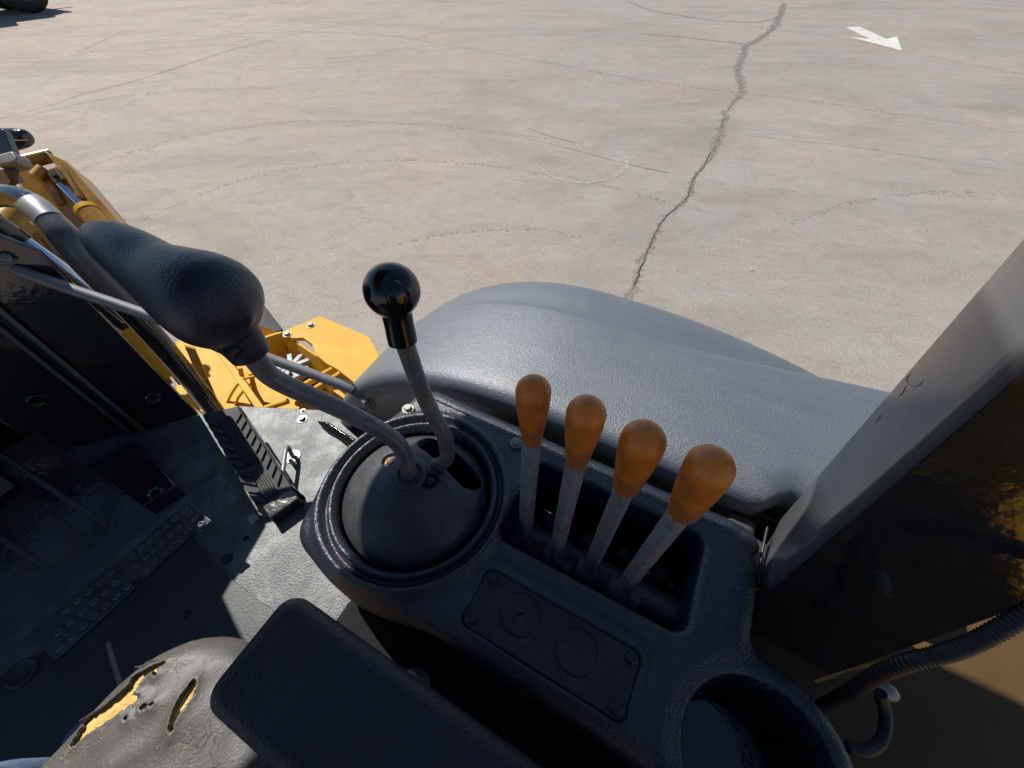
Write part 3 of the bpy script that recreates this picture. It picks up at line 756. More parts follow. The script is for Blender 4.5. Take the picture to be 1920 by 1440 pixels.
# pedestal under the console
ped = []
for k in range(100):
    a = 2 * math.pi * k / 100
    ct = (0.05, 0.2); lo, hi = 0.02, 0.6
    for _ in range(30):
        m_ = (lo + hi) / 2
        v = float(s_outer(np.array([ct[0] + m_ * math.cos(a)]), np.array([ct[1] + m_ * math.sin(a)]))[0])
        if v > 0.022: lo = m_
        else: hi = m_
    ped.append((ct[0] + lo * math.cos(a), ct[1] + lo * math.sin(a)))
n = len(ped); V = []; F = []
for d_, k_ in ((0.65, 1.0), (0.70, 0.99), (0.76, 0.98), (FD, 0.97)):
    for (h_, r_) in ped: V.append(L3((0.05 + (h_ - 0.05) * k_, 0.2 + (r_ - 0.2) * k_, d_)))
for i in range(3): F += [(i * n + k, i * n + (k + 1) % n, (i + 1) * n + (k + 1) % n, (i + 1) * n + k) for k in range(n)]
build('console_pedestal', V, F, M['dome'], P)
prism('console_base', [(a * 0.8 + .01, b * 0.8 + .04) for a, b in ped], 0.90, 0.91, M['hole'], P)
# cup holder bowl
lathe('cup_holder', (CUP[0], CUP[1], 0.655), (0, 0, -1), [(-0.018, .085), (0, .084), (.09, .076), (.108, .066), (.112, .0)], M['paint_black'], console, 48, cap=False)
p = Pd(1313, 1325, .66); lathe('drain_hole', (CUP[0] + .062, CUP[1] + .045, .675), (-.8, .5, 0), [(0, .010), (.002, .010), (.003, .007), (.0, .005), (.0, 0)], M['dark_bolt'], console, 18)
# cover plate in its recess
def rounded(h0, h1, r0, r1, c, n=6):
    out = []
    for (cx, cy, a0) in ((h1 - c, r1 - c, 0), (h0 + c, r1 - c, 90), (h0 + c, r0 + c, 180), (h1 - c, r0 + c, 270)):
        for k in range(n + 1): a = R(a0 + 90 * k / n); out.append((cx + c * math.cos(a), cy + c * math.sin(a)))
    return out
HO = (0.049, 0.117)
def s_plate(H, Rr): return np.minimum(s_box(H, Rr, -0.109, 0.117, 0.071, 0.150, 0.013), -s_circ(H, Rr, 0.047, 0.112, 0.0075))
def d_plate(H, Rr, s):
    d = CD + 0.0015 + rnd(s, 0.0015)
    for c_ in ((0.049, 0.117), (-0.034, 0.113)):
        rho = np.hypot(H - c_[0], Rr - c_[1]); d = d + 0.0022 * np.exp(-((rho - 0.027) / 0.0011) ** 2)
    return d
plate = field('cover_plate', -0.112, 0.12, 0.068, 0.153, 0.0011, s_plate, d_plate, M['plastic_cover'], console, drop=0.004)
for a_, b_ in ((0.104, 0.140), (0.106, 0.082), (-0.098, 0.139), (-0.097, 0.082)):
    bolt((a_, b_, CD + .001), plate, .0075, 'dark_bolt', washer=1.25, name='screw')
lathe('plug_hole', (0.047, 0.112, CD + 0.010), (0, 0, 1), [(0, .012), (.001, .012)], M['hole'], plate, 16)
for x, y in ((765, 767), (968, 831)):
    q = Pd(x, y, CD - .004); bolt((q[0], q[1], CD - .004), console, .0075, 'zinc')
# dome over the joystick
def s_dome(H, Rr):
    return np.minimum(s_circ(H, Rr, CC[0], CC[1], 0.1175), -s_cap(H, Rr, (0.305, 0.272), (0.213, 0.250), 0.0195))
def d_dome(H, Rr, s):
    rho = np.hypot(H - CC[0], Rr - CC[1])
    d = 0.632 - (np.sqrt(0.14 ** 2 - np.minimum(rho, .1199) ** 2) - 0.0721)
    for c_, dp in (((0.253, 0.205), .011), ((0.333, 0.207), .008)):
        q = s_circ(H, Rr, c_[0], c_[1], 0.0145); d = d + dp * sstep(q / 0.0035 + .0)
    d = d + rnd(-s_cap(H, Rr, (0.305, 0.272), (0.213, 0.250), 0.0195), .004)
    # raised rim of the front shell
    q = Rr - CC[1] - 0.030 - 0.12 * (H - CC[0])
    d = d + 0.0045 * sstep(q / 0.004)
    return d
dome = field('joystick_dome', CC[0] - .12, CC[0] + .12, CC[1] - .12, CC[1] + .12, 0.0014, s_dome, d_dome, M['dome'], P, drop=0.02)
bolt((0.253, 0.205, 0.5775), dome, .0072, 'dark_bolt', washer=1.2, name='screw')
bolt((0.333, 0.207, 0.584), dome, .0070, 'rust', washer=1.3, name='rusty_bolt')
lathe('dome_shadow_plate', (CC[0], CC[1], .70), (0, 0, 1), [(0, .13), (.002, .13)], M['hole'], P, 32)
# collar
cb = Pd(768, 888, 0.560)
V, F = sweep([L3((cb[0] + .0205 * math.cos(2 * math.pi * k / 40), cb[1] + .0205 * math.sin(2 * math.pi * k / 40), .566)) for k in range(41)], [.0048] * 41, 10)
build('collar', V, F, M['dome'], dome)

# ---------------- big joystick with teardrop handle
stick = group_empty('joystick', (cb[0], cb[1], .60), P, 'bent worn steel lever with a large black teardrop handle')
jt = [(768, 905, .640), (766, 880, .622), (752, 840, .600), (722, 812, .580), (660, 778, .555), (600, 750, .533), (545, 726, .510), (505, 703, .490), (478, 672, .467), (452, 640, .447), (430, 610, .43)]
tube('lever_shaft', [Pt(*a) for a in jt], [.0122] * 11, M['tube_grey'], stick, 24, 8)
sp_ = [(160, 438, .455), (178, 441, .452), (214, 458, .445), (254, 482, .434), (300, 514, .424), (340, 536, .415), (376, 554, .410), (405, 569, .407), (432, 583, .405), (454, 593, .404), (471, 600, .404)]
rp_ = [3, 27, 46, 54, 61, 74, 85, 88, 79, 52, 3]
HT = 0.400
pts = [Pt(x, y, HT + (t - .405) * .9) for x, y, t in sp_]
path = catmull([L3(p) for p in pts], 5); m_ = len(path)
rad_ = [float(np.interp(i / (m_ - 1) * (len(rp_) - 1), range(len(rp_)), rp_)) * (HT + .01) / FPX for i in range(m_)]
# smooth the outline a little
for _ in range(2): rad_ = [rad_[0]] + [(rad_[i - 1] + 2 * rad_[i] + rad_[i + 1]) / 4 for i in range(1, m_ - 1)] + [rad_[-1]]
V, F = sweep(path, rad_, 48)
hk = build('teardrop_handle', V, F, M['knob_black'], stick, 70)
# seam groove of the handle base: a slightly wider lower shell
def col(px, py, t, s): return Pt(px, py, t)
tube('handle_clamp', [Pt(470, 664, .452), Pt(452, 640, .440), Pt(430, 618, .43)], [.0205, .023, .028], M['knob_black'], stick, 28, 4)
lathe('clamp_screw', Pt(438, 655, .425), (-.15, -.75, .35), [(-.006, .009), (.004, .009), (.004, .0055), (-.001, .005), (-.001, 0)], M['dark_bolt'], stick, 20)

# ---------------- second lever with black ball
ball = group_empty('gear_lever', (0.255, .26, .62), P, 'bent steel lever with a glossy black ball knob')
jt = [(796, 868, .70), (818, 872, .655), (838, 858, .615), (832, 815, .575), (808, 770, .545), (784, 715, .508), (768, 670, .480), (758, 640, .463), (753, 622, .455)]
tube('lever_shaft', [Pt(*a) for a in jt], [.0110] * 9, M['tube_grey'], ball, 22, 8)
b0 = Vector(L3(Pt(755, 640, .462))); b1 = Vector(L3(Pt(735, 545, .425)))
ax = (b1 - b0).normalized(); ln = (b1 - b0).length
br = 53 / FPX * .425
prof = [(-.002, .0125), (0, .0165), (.012, .0165), (.020, .0160), (ln - br * .86, .0155)]
for k in range(1, 17):
    a = math.pi * (k / 16 * .86 + .14)
    prof.append((ln - br * math.cos(a) * .98, br * math.sin(a) * 1.0))
prof[4] = (prof[5][0] - .002, .0165)
lathe('ball_knob', b0, ax, prof, M['ball'], ball, 40, hr=False, angle=60)

# ---------------- four control levers with amber knobs
SHR, SHD = 0.262, 0.700
levers = [((985, 1000), (997, 828), (1000, 735), 36, 24, 45), ((1042, 1040), (1080, 868), (1099, 777), 40, 27, 45),
          ((1105, 1066), (1172, 917), (1205, 828), 45, 31, 8), ((1168, 1102), (1278, 962), (1329, 878), 48, 36, 20)]
labs = ['control lever nearest the joystick, its amber knob the smallest in view', 'second amber-knobbed control lever counted from the joystick',
        'third amber-knobbed control lever counted from the joystick', 'control lever nearest the roof post, its amber knob the largest']
for i, (b, kb, kc, rt, rbm, tw) in enumerate(levers):
    pb = Pr(b[0], b[1], SHR + .0); pb = Pd(b[0], b[1], SHD - .01)
    rl = pb[1]
    pk = Vector(Pr(kb[0], kb[1], rl - .004)); pc = Vector(Pr(kc[0], kc[1], rl - .012))
    lv = group_empty('control_lever', pb, P, labs[i])
    a = L3(pb); k0 = L3(pk); k1 = L3(pc); axk = (k1 - k0).normalized(); tcam = ray(*kc).length
    fwd = Vector((0, math.cos(R(PITCH)), -math.sin(R(PITCH))))
    # distance along the view axis gives the true radius
    tz = pc.length / ray(*kc).length
    R1 = rt / FPX * tz * .945; R0 = rbm / FPX * tz * .97; Lk = (k1 - k0).length
    prof = [(0.000, R0 * .35), (0.0008, R0 * .62), (.004, R0 * .86), (.009, R0 * .97), (.016, R0 * 1.02)]
    for t_ in (.25, .45, .65, .85): prof.append((Lk * t_, R0 * 1.02 + (R1 - R0 * 1.02) * sstep(np.array(t_ / .98)) ** 1.0))
    for q_ in range(0, 13):
        an = math.pi / 2 * q_ / 12; prof.append((Lk + R1 * 1.02 * math.sin(an), R1 * math.cos(an)))
    lathe('amber_knob', k0, axk, [(float(s), float(r)) for s, r in prof], M['amber'], lv, 40, hr=False, angle=60)
    # square bar
    half = (.0088, .0088) if tw > 10 else (.0052, .0105)
    if i == 3: half = (.0085, .0095)
    d_ = (k0 + axk * .02 - a).normalized(); xx = Vector((1, 0, 0)); xx = (xx - d_ * xx.dot(d_)).normalized(); yy = d_.cross(xx)
    rotm = Matrix.Rotation(R({0: 62, 1: 52, 2: 70, 3: 35}[i]), 3, d_); xx = rotm @ xx; yy = rotm @ yy
    V = []; F = []; st = 14; Lb = (k0 + axk * .02 - a).length + .02; c_ = .0016
    for s in range(st + 1):
        o_ = a - d_ * .02 + d_ * (Lb * s / st + (0 if s else 0))
        sc_ = 1.0 if s > 2 else .9
        hx, hy = half[0] * sc_, half[1] * sc_
        for (ex, ey) in ((hx, hy - c_), (hx - c_, hy), (-hx + c_, hy), (-hx, hy - c_), (-hx, -hy + c_), (-hx + c_, -hy), (hx - c_, -hy), (hx, -hy + c_)):
            V.append(o_ + xx * ex + yy * ey)
    for s in range(st):
        for k in range(8): F.append((s * 8 + k, s * 8 + (k + 1) % 8, (s + 1) * 8 + (k + 1) % 8, (s + 1) * 8 + k))
    F.append(tuple(range(8)))
    build('lever_bar', V, F, M['bar'], lv, 30)
    # hub on the cross shaft
    hp = (pb[0], rl, SHD + .02)
    prof = [(-.045, .026), (-.042, .028)]
    for s in range(5): prof += [(-.040 + s * .0045, .0295), (-.0385 + s * .0045, .027)]
    prof += [(-.014, .030), (.012, .030), (.014, .027), (.030, .027)]
    lathe('lever_hub', L3(hp), (-1, 0, 0), [(s, r) for s, r in prof], M['floor_black'], lv, 26, hr=False)
p1 = (0.126, SHR - .01, SHD + .02); p2 = (-0.155, SHR - .015, SHD + .02)
tube('cross_shaft', [p1, p2], .025, M['floor_black'], P, 28, 1)
# linkage clevises glimpsed in the slot
for k, (x, y, s) in enumerate(((1010, 985, 1), (1078, 1015, 1), (1148, 1045, 1), (1215, 1085, 1))):
    q = Pd(x + 20, y, .76)
    lathe('clevis', q, (0.3, .9, .2), [(-.012, .014), (-.010, .016), (.010, .016), (.012, .014)], M['floor_black'], P, 18)
tube('clamp_wire', [Pd(1122, 996, .73), Pd(1134, 1000, .725), Pd(1148, 1008, .725), Pd(1146, 1020, .74), Pd(1132, 1018, .74)], .0022, M['chrome'], P, 8)
tube('clamp_wire', [Pd(1022, 957, .72), Pd(1032, 962, .72), Pd(1044, 968, .73)], .003, M['chrome'], P, 8)
tube('cable', [Pd(1215, 1074, .78), Pd(1240, 1088, .78), Pd(1252, 1098, .785), Pd(1262, 1096, .78)], .004, M['alu'], P, 8)
# slot skirt: dark box round the linkage
for nm, a_, b_ in (('slot_wall', (.140, .19), (.140, .35)), ('slot_wall', (-.16, .19), (-.16, .35)), ('slot_wall', (.14, .352), (-.16, .352)), ('slot_wall', (.14, .188), (-.16, .188))):
    slab(nm, [(a_[0], a_[1], .655), (b_[0], b_[1], .655), (b_[0], b_[1], .86), (a_[0], a_[1], .86)], .004, M['paint_black'], P)

# ---------------- mudguard (fender)
def prof_hd(s):
    """arch line; s runs along the top from the rear; returns h, d, normal(h,d) pointing down/in"""
    if s < 0.62:
        h = -0.45 + s; return h, 0.606 + 0.0 * s, 0.0, 1.0
    ang = (s - 0.62) / 0.77
    return 0.17 + 0.77 * math.sin(ang), 0.606 + 0.77 * (1 - math.cos(ang)), -math.sin(ang), math.cos(ang)
cs = [(.476, .42), (.476, .075), (.462, .072), (.462, .062), (.436, .058), (.433, .045), (.432, .030), (.4345, .019), (.439, .010), (.447, .0035), (.458, 0.0), (.475, -.003), (.50, -.004), (.55, -.006),
      (.60, -.0075), (.65, -.008), (.68, -.008), (.705, -.0075), (.716, -.007), (.724, -.002), (.735, 0.0), (.76, .001), (.79, .003), (.82, .007), (.845, .013), (.865, .022), (.880, .036), (.889, .055), (.893, .085), (.893, .16)]
ns = 90; smax_ = 0.62 + 0.77 * R(82); V = []; F = []
for i in range(ns + 1):
    s = smax_ * i / ns; h, d, nh, nd = prof_hd(s)
    fr = float(sstep(np.array((h - .45) / .35)))
    rear = max(0.0, 0.10 - h)
    inn = float(sstep(np.array((-.215 - h) / .05)))
    for (r, n_) in cs:
        pan = .6 * float(sstep(np.array((.10 - h) / .22)))
        n2 = n_ - (0.004 + 0.004 * pan) * (1 if .46 < r < .716 else 0) * pan
        if r > .718: n2 += rear ** 2 * .30
        r2 = r + (0.045 * inn * (1 if r < .475 else max(0, 1 - (r - .475) / .16)))
        if r > .716: r2 = r
        if .60 < r < .73: r2 = r + (r - .6) / .116 * .16 * max(0, -h) * 1.0
        elif r >= .73: r2 = r + .12 * max(0, -h) * max(0, (.80 - r) / .07)
        # slight pinch of the outer edge toward the front
        r2 -= fr * .01 * (1 if r > .7 else 0)
        V.append(L3((h + nh * n2 * (-1) * -1, r2, d + nd * n2)))
m_ = len(cs)
for i in range(ns):
    for k in range(m_ - 1): F.append((i * m_ + k, i * m_ + k + 1, (i + 1) * m_ + k + 1, (i + 1) * m_ + k))
fender = build('mudguard', V, F, M['fender'], P, 60)
# inner wheel-well wall and its features
wv = [(-.42, .70), (.45, .70), (.62, .80), (.76, .94), (.86, 1.12), (.86, 1.25), (-.42, 1.25)]
slab('wheel_well_panel', [(h, .470, d) for h, d in wv], .006, M['paint_post'], P)
# pale seal line under the lip
pts = []
for i in range(0, 40):
    s = 0.25 + (smax_ - .30) * i / 39; h, d, nh, nd = prof_hd(s); pts.append((h + nh * .066, .458, d + nd * .066))
tube('edge_seal', pts, .0035, M['rod'], fender, 8, 1)
# tyre under the fender, seen only from other sides
tc_ = L3((.17, .68, .606 + .80))
lathe('rear_wheel', tc_ + Vector((0, .2, 0)), (0, -1, 0), [(0, .3), (0, .42), (.04, .58), (.09, .66), (.31, .66), (.36, .58), (.40, .42), (.40, .3)], M['tyre'], P, 48, hr=False)

# ---------------- roof post
lean = 0.098     # forward lean per metre of height
def post_pt(h, r, d): return (h + lean * (0.62 - d), r, d)
hc = [(-.412, .313), (-.242, .313), (-.242, .458), (-.412, .458)]
c_ = .012; poly = [(a - .020 * (b - .313) / .145 * (a > -.33), b) for a, b in rounded(-.412, -.240, .313, .458, .014, 5)]
V = []; F = []; n = len(poly); lv_ = [1.5, .62, -.6]
for d in lv_: V += [L3(post_pt(a, b, d)) for a, b in poly]
for i in range(2): F += [(i * n + k, i * n + (k + 1) % n, (i + 1) * n + (k + 1) % n, (i + 1) * n + k) for k in range(n)]
F += [tuple(range(n)), tuple(range(2 * n, 3 * n))]
post = build('roof_post', V, F, M['paint_post'], P, 50)
# black inner panel of the post facing the seat
slab('post_side_panel', [post_pt(-.250, .3115, 1.30), post_pt(-.250, .3115, -.55), post_pt(-.402, .3115, -.55), post_pt(-.402, .3115, 1.30)], .004, M['paint_black'], post)
V = []
for d in lv_: V += [L3(post_pt(a, b - 1.62, d)) for a, b in poly]
build('roof_post', V, F, M['paint_post'], P, 50)
roof = prism('roof', [(1.285, .677), (1.285, -1.35), (.46, -1.35), (.46, .76), (.64, .76), (.66, .677)], -.60, -.55, M['paint_black'], P, .004)  # out of view; rear cut and right ear shaped to place its shadow
for r_ in (.385, -1.235):
    tube('roof_rail', [post_pt(-.33, r_, -.58), (.50, r_, -.58)], .030, M['paint_black'], roof, 12, 1)
def scar(x, y, pts, w=.0016):
    c0_ = Vector(Pr(x, y, .40)); base = None
    q = []
    for (dx, dy) in pts:
        # spot on the slanted front face of the post
        rr0 = hrd(ray(x + dx, y + dy)); t_ = .5
        for _ in range(30):
            h_, r_, d_ = [k * t_ for k in rr0]
            face = -.240 - .020 * (r_ - .313) / .145 + lean * (.62 - d_)
            t_ += (h_ - face) / abs(rr0[0]) * .7 if rr0[0] < 0 else 0
        q.append(tuple(k * t_ for k in rr0))
    tube('paint_scar', q, [w * .4] + [w] * (len(q) - 2) + [w * .4], M['tube_grey'], post, 8, 3)
scar(1715, 712, [(15 * math.cos(a * .7), 12 * math.sin(a * .7)) for a in range(7)], .0006)
scar(1700, 722, [(0, 0), (-8, 14), (-16, 22)], .0006)
scar(1655, 775, [(0, 0), (-8, 10), (-14, 20)], .0007)
# weld bead and worn pad at the foot of the post
tube('weld_bead', [post_pt(-.240, .325, .655), post_pt(-.238, .37, .652), post_pt(-.240, .42, .648)], .0022, M['dark_bolt'], post, 8, 4)
obox('mounting_block', (-.212, .415, .70), ((1, .1, 0), (0, 1, 0)), (.05, .055, .06), M['dome'], P, .012)
obox('mounting_block', (-.250, .372, .69), ((1, .1, 0), (0, 1, 0)), (.06, .065, .05), M['dome'], P, .008)
tube('latch_sleeve', [(-.226, .335, .680), (-.220, .382, .668)], [.014, .015], M['dome'], P, 18, 1)
prism('rear_side_plate', [(-.244, .23), (-.244, .315), (-.62, .315), (-.62, .23)], .82, .84, M['paint_black'], P, .002)

# ---------------- rear corner panel, shade and overspray both in its brown; harness
q = [Pd(1540, 1330, .78), Pd(1915, 1175, .78), Pd(1925, 1440, .78), Pd(1930, 1500, .78), Pd(1580, 1600, .78)]
def s_rear(H, Rr): return s_box(H, Rr, -.745, -.20, -.20, .60, .05)
rearp = field('rear_corner_panel', -.76, -.19, -.22, .62, .005, s_rear, lambda H, Rr, s: .80 + rnd(s, .03), M['brown'], P, drop=.30)
q1 = [Pt(1520, 1335, .60), Pt(1572, 1308, .535), Pt(1605, 1290, .47), Pt(1645, 1265, .43), Pt(1700, 1243, .40), Pt(1760, 1228, .385), Pt(1810, 1212, .37), Pt(1860, 1188, .36), Pt(1925, 1150, .35), Pt(2000, 1110, .34)]
def harness(pts, rad, turns, name='braided_harness'):
    path = catmull([L3(p) for p in pts], 30)
    rr_ = [rad * (1 + .055 * (1 if (i % 4) < 2 else -1)) for i in range(len(path))]
    V, F = sweep(path, rr_, 20)
    return build(name, V, F, M['hose'], P, 70)
harness(q1, .0078, 60)
harness([Pt(1650, 1300, .47), Pt(1658, 1330, .475), Pt(1660, 1362, .47), Pt(1648, 1395, .46), Pt(1620, 1408, .45), Pt(1590, 1400, .45)], .0062, 40)
tube('tie_clip', [Pt(1640, 1292, .48), Pt(1662, 1296, .48), Pt(1674, 1303, .485)], [.008, .010, .007], M['zinc'], P, 12)
tube('orange_edge_glint', [Pt(1530, 1278, .50), Pt(1600, 1255, .48), Pt(1680, 1232, .45)], .0018, M['yellow_dirty'], P, 8)  # thin tube standing in for the orange reflection along the post edge
# unseen yellow rear frame and boom, added for the gloss paint to mirror
prism('unseen_rear_frame', [(-.85, .3), (-.85, -1.2), (-1.35, -1.2), (-1.35, .3)], .75, 1.5, M['yellow'], P, .02)
slab('unseen_boom', [(-1.5, -.10, 1.4), (-2.4, -.10, -.4), (-2.75, -.10, -.3), (-1.95, -.10, 1.5)], .30, M['yellow'], P, .02)

# ---------------- stay rod from cowl to wheel well
e0 = Pt(6, 486, .92); e1 = Pt(668, 735, 1.115); e2 = Pt(692, 760, 1.12)
tube('stay_rod', [Pt(-8, 474, .915), Pt(3, 484, .918), Pt(18, 500, .925), Pt(120, 538, .96), Pt(245, 580, 1.0), Pt(480, 663, 1.07), Pt(640, 722, 1.11), Pt(662, 733, 1.115)], [.009, .010, .0125, .0135, .0135, .0135, .0135, .012], M['rod'], P, 18, 4)
slab('rod_tab', [Pt(640, 712, 1.105), Pt(662, 720, 1.11), Pt(706, 758, 1.13), Pt(700, 772, 1.135), Pt(668, 745, 1.12), Pt(640, 730, 1.11)], .006, M['paint_post'], P, .001)
bolt(Pt(682, 756, 1.125), P, .010, 'zinc', (-.3, -.8, .5))
bolt(Pt(10, 486, .905), P, .011, 'zinc', (-.6, .3, .8))
# loose bracket under the fender front
slab('step_bracket', [Pd(594, 790, 1.10), Pd(612, 792, 1.09), Pd(690, 842, 1.09), Pd(672, 862, 1.12), Pd(640, 840, 1.14)], .008, M['paint_black'], P, .001)
V, F = sweep([L3((Pr(665, 765, .466)[0] + .022 * math.cos(2 * math.pi * k / 24), .465, Pr(665, 765, .466)[2] + .022 * math.sin(2 * math.pi * k / 24))) for k in range(25)], [.003] * 25, 8)
build('well_grommet', V, F, M['paint_black'], P)

# ---------------- yellow side frame ahead of the wheel
YD = 1.25
yp = [Pd(x, y, YD)[:2] for x, y in ((600, 592), (693, 632), (712, 668), (712, 740), (680, 730), (632, 692), (610, 680), (592, 664), (585, 645), (568, 633), (548, 634), (526, 623))]
yf = prism('side_plate', yp, YD, YD + .02, M['yellow'], P, .002)
for x, y in ((580, 608), (536, 625)): q = Pd(x, y + 1, YD); bolt((q[0] - .01, q[1] - .0, YD), yf, .013, 'zinc')
w0 = [Pd(470, 641, YD), Pd(527, 624, YD), Pd(560, 640, YD)]
slab('side_frame', [Pd(470, 641, YD), Pd(527, 624, YD), Pd(545, 676, YD + .18), Pd(492, 690, YD + .18)], .01, M['yellow'], P)
slab('side_frame', [Pd(527, 625, YD + .02), Pd(632, 694, YD + .02), Pd(620, 740, YD + .20), Pd(545, 676, YD + .18)], .01, M['yellow'], P)
# lower deck
ld = [Pd(x, y, 1.46)[:2] for x, y in ((330, 640), (470, 600), (560, 660), (700, 720), (690, 810), (420, 800), (330, 740))]
prism('lower_deck', ld, 1.46, 1.50, M['yellow'], P, .003)
prism('frame_rail', [Pd(x, y, 1.36)[:2] for x, y in ((395, 645), (408, 640), (500, 770), (486, 775))], 1.34, 1.46, M['yellow'], P, .004)
# filler cap with radial ribs
cc = Pd(546, 690, 1.33)
cap = lathe('filler_cap', (cc[0], cc[1], 1.37), (0, 0, 1), [(0, .062), (.02, .068), (.035, .066), (.038, .05), (.030, .03), (.036, .012), (.036, .0)], M['alu'], P, 40)
for k in range(9):
    a = 2 * math.pi * k / 9
    hh_, rr_ = math.cos(a), math.sin(a)
    obox('cap_rib', (cc[0] + hh_ * .052, cc[1] + rr_ * .052, 1.326), ((hh_, rr_, 0), (-rr_, hh_, 0)), (.062, .022, .02), M['alu'], cap, .003)
lathe('filler_neck', (cc[0], cc[1], 1.37), (0, 0, -1), [(0, .05), (.09, .05)], M['brown'], P, 28)
lathe('oil_cylinder', Pt(270, 650, 1.45), (.4, -.1, 1), [(-.12, .055), (-.02, .06), (.05, .06), (.055, .045), (.07, .042)], M['yellow'], P, 28)
for k, pts in enumerate((((420, 768, 1.88), (436, 735, 1.84), (455, 712, 1.8), (480, 705, 1.78)), ((440, 770, 1.86), (447, 745, 1.84), (470, 720, 1.80)), ((470, 700, 1.80), (480, 735, 1.84), (500, 768, 1.86)), ((450, 690, 1.8), (462, 735, 1.84), (486, 772, 1.87)))):
    tube('yellow_pipe', [Pt(*a) for a in pts], .006 if k < 2 else .010, M['yellow'], P, 10)
for k, (a_, b_) in enumerate((((570, 742, 1.72), (640, 700, 1.72)), ((560, 728, 1.74), (628, 690, 1.74)), ((490, 768, 1.75), (540, 752, 1.75)))):
    tube('yellow_pipe', [Pt(*a_), Pt(*b_)], .013, M['yellow'], P, 12, 1)
# serrated step edge
sx0 = Vector(Pt(468, 612, 1.93)); sx1 = Vector(Pt(520, 632, 1.90)); dn = Vector((0, 0, .10)); pts = []
tops = []
for k in range(17):
    q = sx0.lerp(sx1, k / 16); tops.append(tuple(q - Vector((0, 0, .012 if k % 2 else 0))))
slab('serrated_step', tops + [tuple(sx1 + dn), tuple(sx0 + dn)], .02, M['yellow'], P)
slab('tool_box', [Pt(470, 540, 2.05), Pt(496, 573, 2.05), Pt(531, 618, 1.98), Pt(508, 626, 1.98), Pt(470, 612, 1.95), Pt(455, 575, 2.0)], .12, M['floor_black'], P, .004)

# ---------------- upright pipe, struts, loader arm at the left edge
up_ = [(-60, 378, 1.12), (-10, 368, 1.06), (35, 371, 1.02), (75, 395, 1.0), (110, 432, 1.0), (150, 478, 1.05), (220, 555, 1.14), (300, 643, 1.27), (375, 735, 1.44), (402, 770, 1.52), (420, 795, 1.56)]
exh = tube('upright_pipe', [Pt(*a) for a in up_], [.027] * 6 + [.030, .030, .030, .030, .030], M['paint_black'], P, 28, 8)
tube('pipe_sleeve', [Pt(58, 383, 1.012), Pt(75, 395, 1.0), Pt(96, 416, .997)], .0295, M['rod'], exh, 28, 6)
tube('pipe_heat_guard', [Pt(96, 416, .99), Pt(125, 448, 1.0), Pt(165, 494, 1.04), Pt(230, 562, 1.13)], [.030, .033, .034, .034], M['paint_post'], exh, 28, 6)
tube('lift_cylinder', [Pt(-20, 415, 1.15), Pt(60, 470, 1.25), Pt(150, 540, 1.36), Pt(262, 625, 1.5)], .033, M['paint_black'], P, 26, 4)
tube('chrome_ram', [Pt(48, 452, 1.20), Pt(130, 512, 1.28), Pt(240, 600, 1.42)], .017, M['chrome'], P, 22, 4)
tube('pale_pipe', [Pt(62, 416, 1.25), Pt(85, 430, 1.26), Pt(120, 475, 1.32), Pt(190, 560, 1.42)], [.010, .020, .019, .017], M['rod'], P, 20, 6)
tube('side_pipe', [Pt(20, 470, 1.3), Pt(80, 520, 1.36), Pt(150, 570, 1.45)], .016, M['tube_grey'], P, 14, 3)
lathe('pin_boss', Pt(25, 418, 1.5), (.3, -.9, .2), [(-.06, .05), (-.05, .06), (.05, .06), (.06, .05)], M['yellow_dirty'], P, 24)
slab('frame_gusset', [Pt(-20, 400, 1.7), Pt(60, 395, 1.75), Pt(130, 430, 1.8), Pt(250, 560, 1.9), Pt(330, 700, 1.95), Pt(200, 640, 1.85), Pt(60, 520, 1.7), Pt(-20, 470, 1.6)], .03, M['brown'], P, .003)
for k in range(5):
    t_ = k / 4; tube('hydraulic_line', [Pt(60 + 12 * k, 440 + 2 * k, 1.62), Pt(120 + 12 * k, 510, 1.68), Pt(250 + 12 * k, 640, 1.8), Pt(300 + 20 * k, 720, 1.85)], .011, M['yellow_dirty'] if k % 2 else M['hose'], P, 10, 3)
for k in range(2):
    tube('curved_hose', [Pt(190 + 18 * k, 560, 1.7), Pt(212 + 14 * k, 590, 1.72), Pt(208 + 16 * k, 622, 1.75), Pt(240 + 16 * k, 660, 1.8)], .014, M['hose'], P, 12, 6)
slab('folded_cover', [Pt(346, 650, 1.5), Pt(366, 655, 1.52), Pt(410, 755, 1.66), Pt(400, 772, 1.66)], .02, M['yellow_dirty'], P, .003)
arm = group_empty('loader_arm', Pt(120, 380, 2.0), P, 'mustard yellow loader arm with a polished ram')
slab('arm_web', [Pt(24, 318, 2.10), Pt(50, 302, 2.12), Pt(150, 445, 2.14), Pt(240, 560, 2.2), Pt(180, 570, 2.12), Pt(90, 440, 2.02)], .05, M['yellow_dirty'], arm, .004)
slab('arm_side_plate', [Pt(80, 281, 2.16), Pt(124, 302, 2.12), Pt(216, 410, 2.14), Pt(310, 525, 2.2), Pt(292, 532, 2.2), Pt(196, 418, 2.12), Pt(112, 318, 2.10)], .20, M['yellow_dirty'], arm, .005)
slab('arm_floor', [Pt(60, 320, 2.24), Pt(118, 318, 2.26), Pt(300, 540, 2.34), Pt(180, 560, 2.30)], .02, M['brown'], arm)
tube('cross_tube', [Pt(36, 306, 2.12), Pt(98, 291, 2.2)], .034, M['yellow_dirty'], arm, 20, 1)
for a_ in ((( 68, 322), (84, 318), (118, 378), (104, 384)), ((99, 312), (112, 309), (150, 368), (138, 372))):
    slab('pin_ear', [Pt(x, y, 2.08) for x, y in a_], .03, M['yellow_dirty'], arm, .006)
lathe('pivot_pin', Pt(74, 325, 2.06), (.2, -.9, .3), [(-.03, .028), (.03, .028)], M['yellow_dirty'], arm, 18)
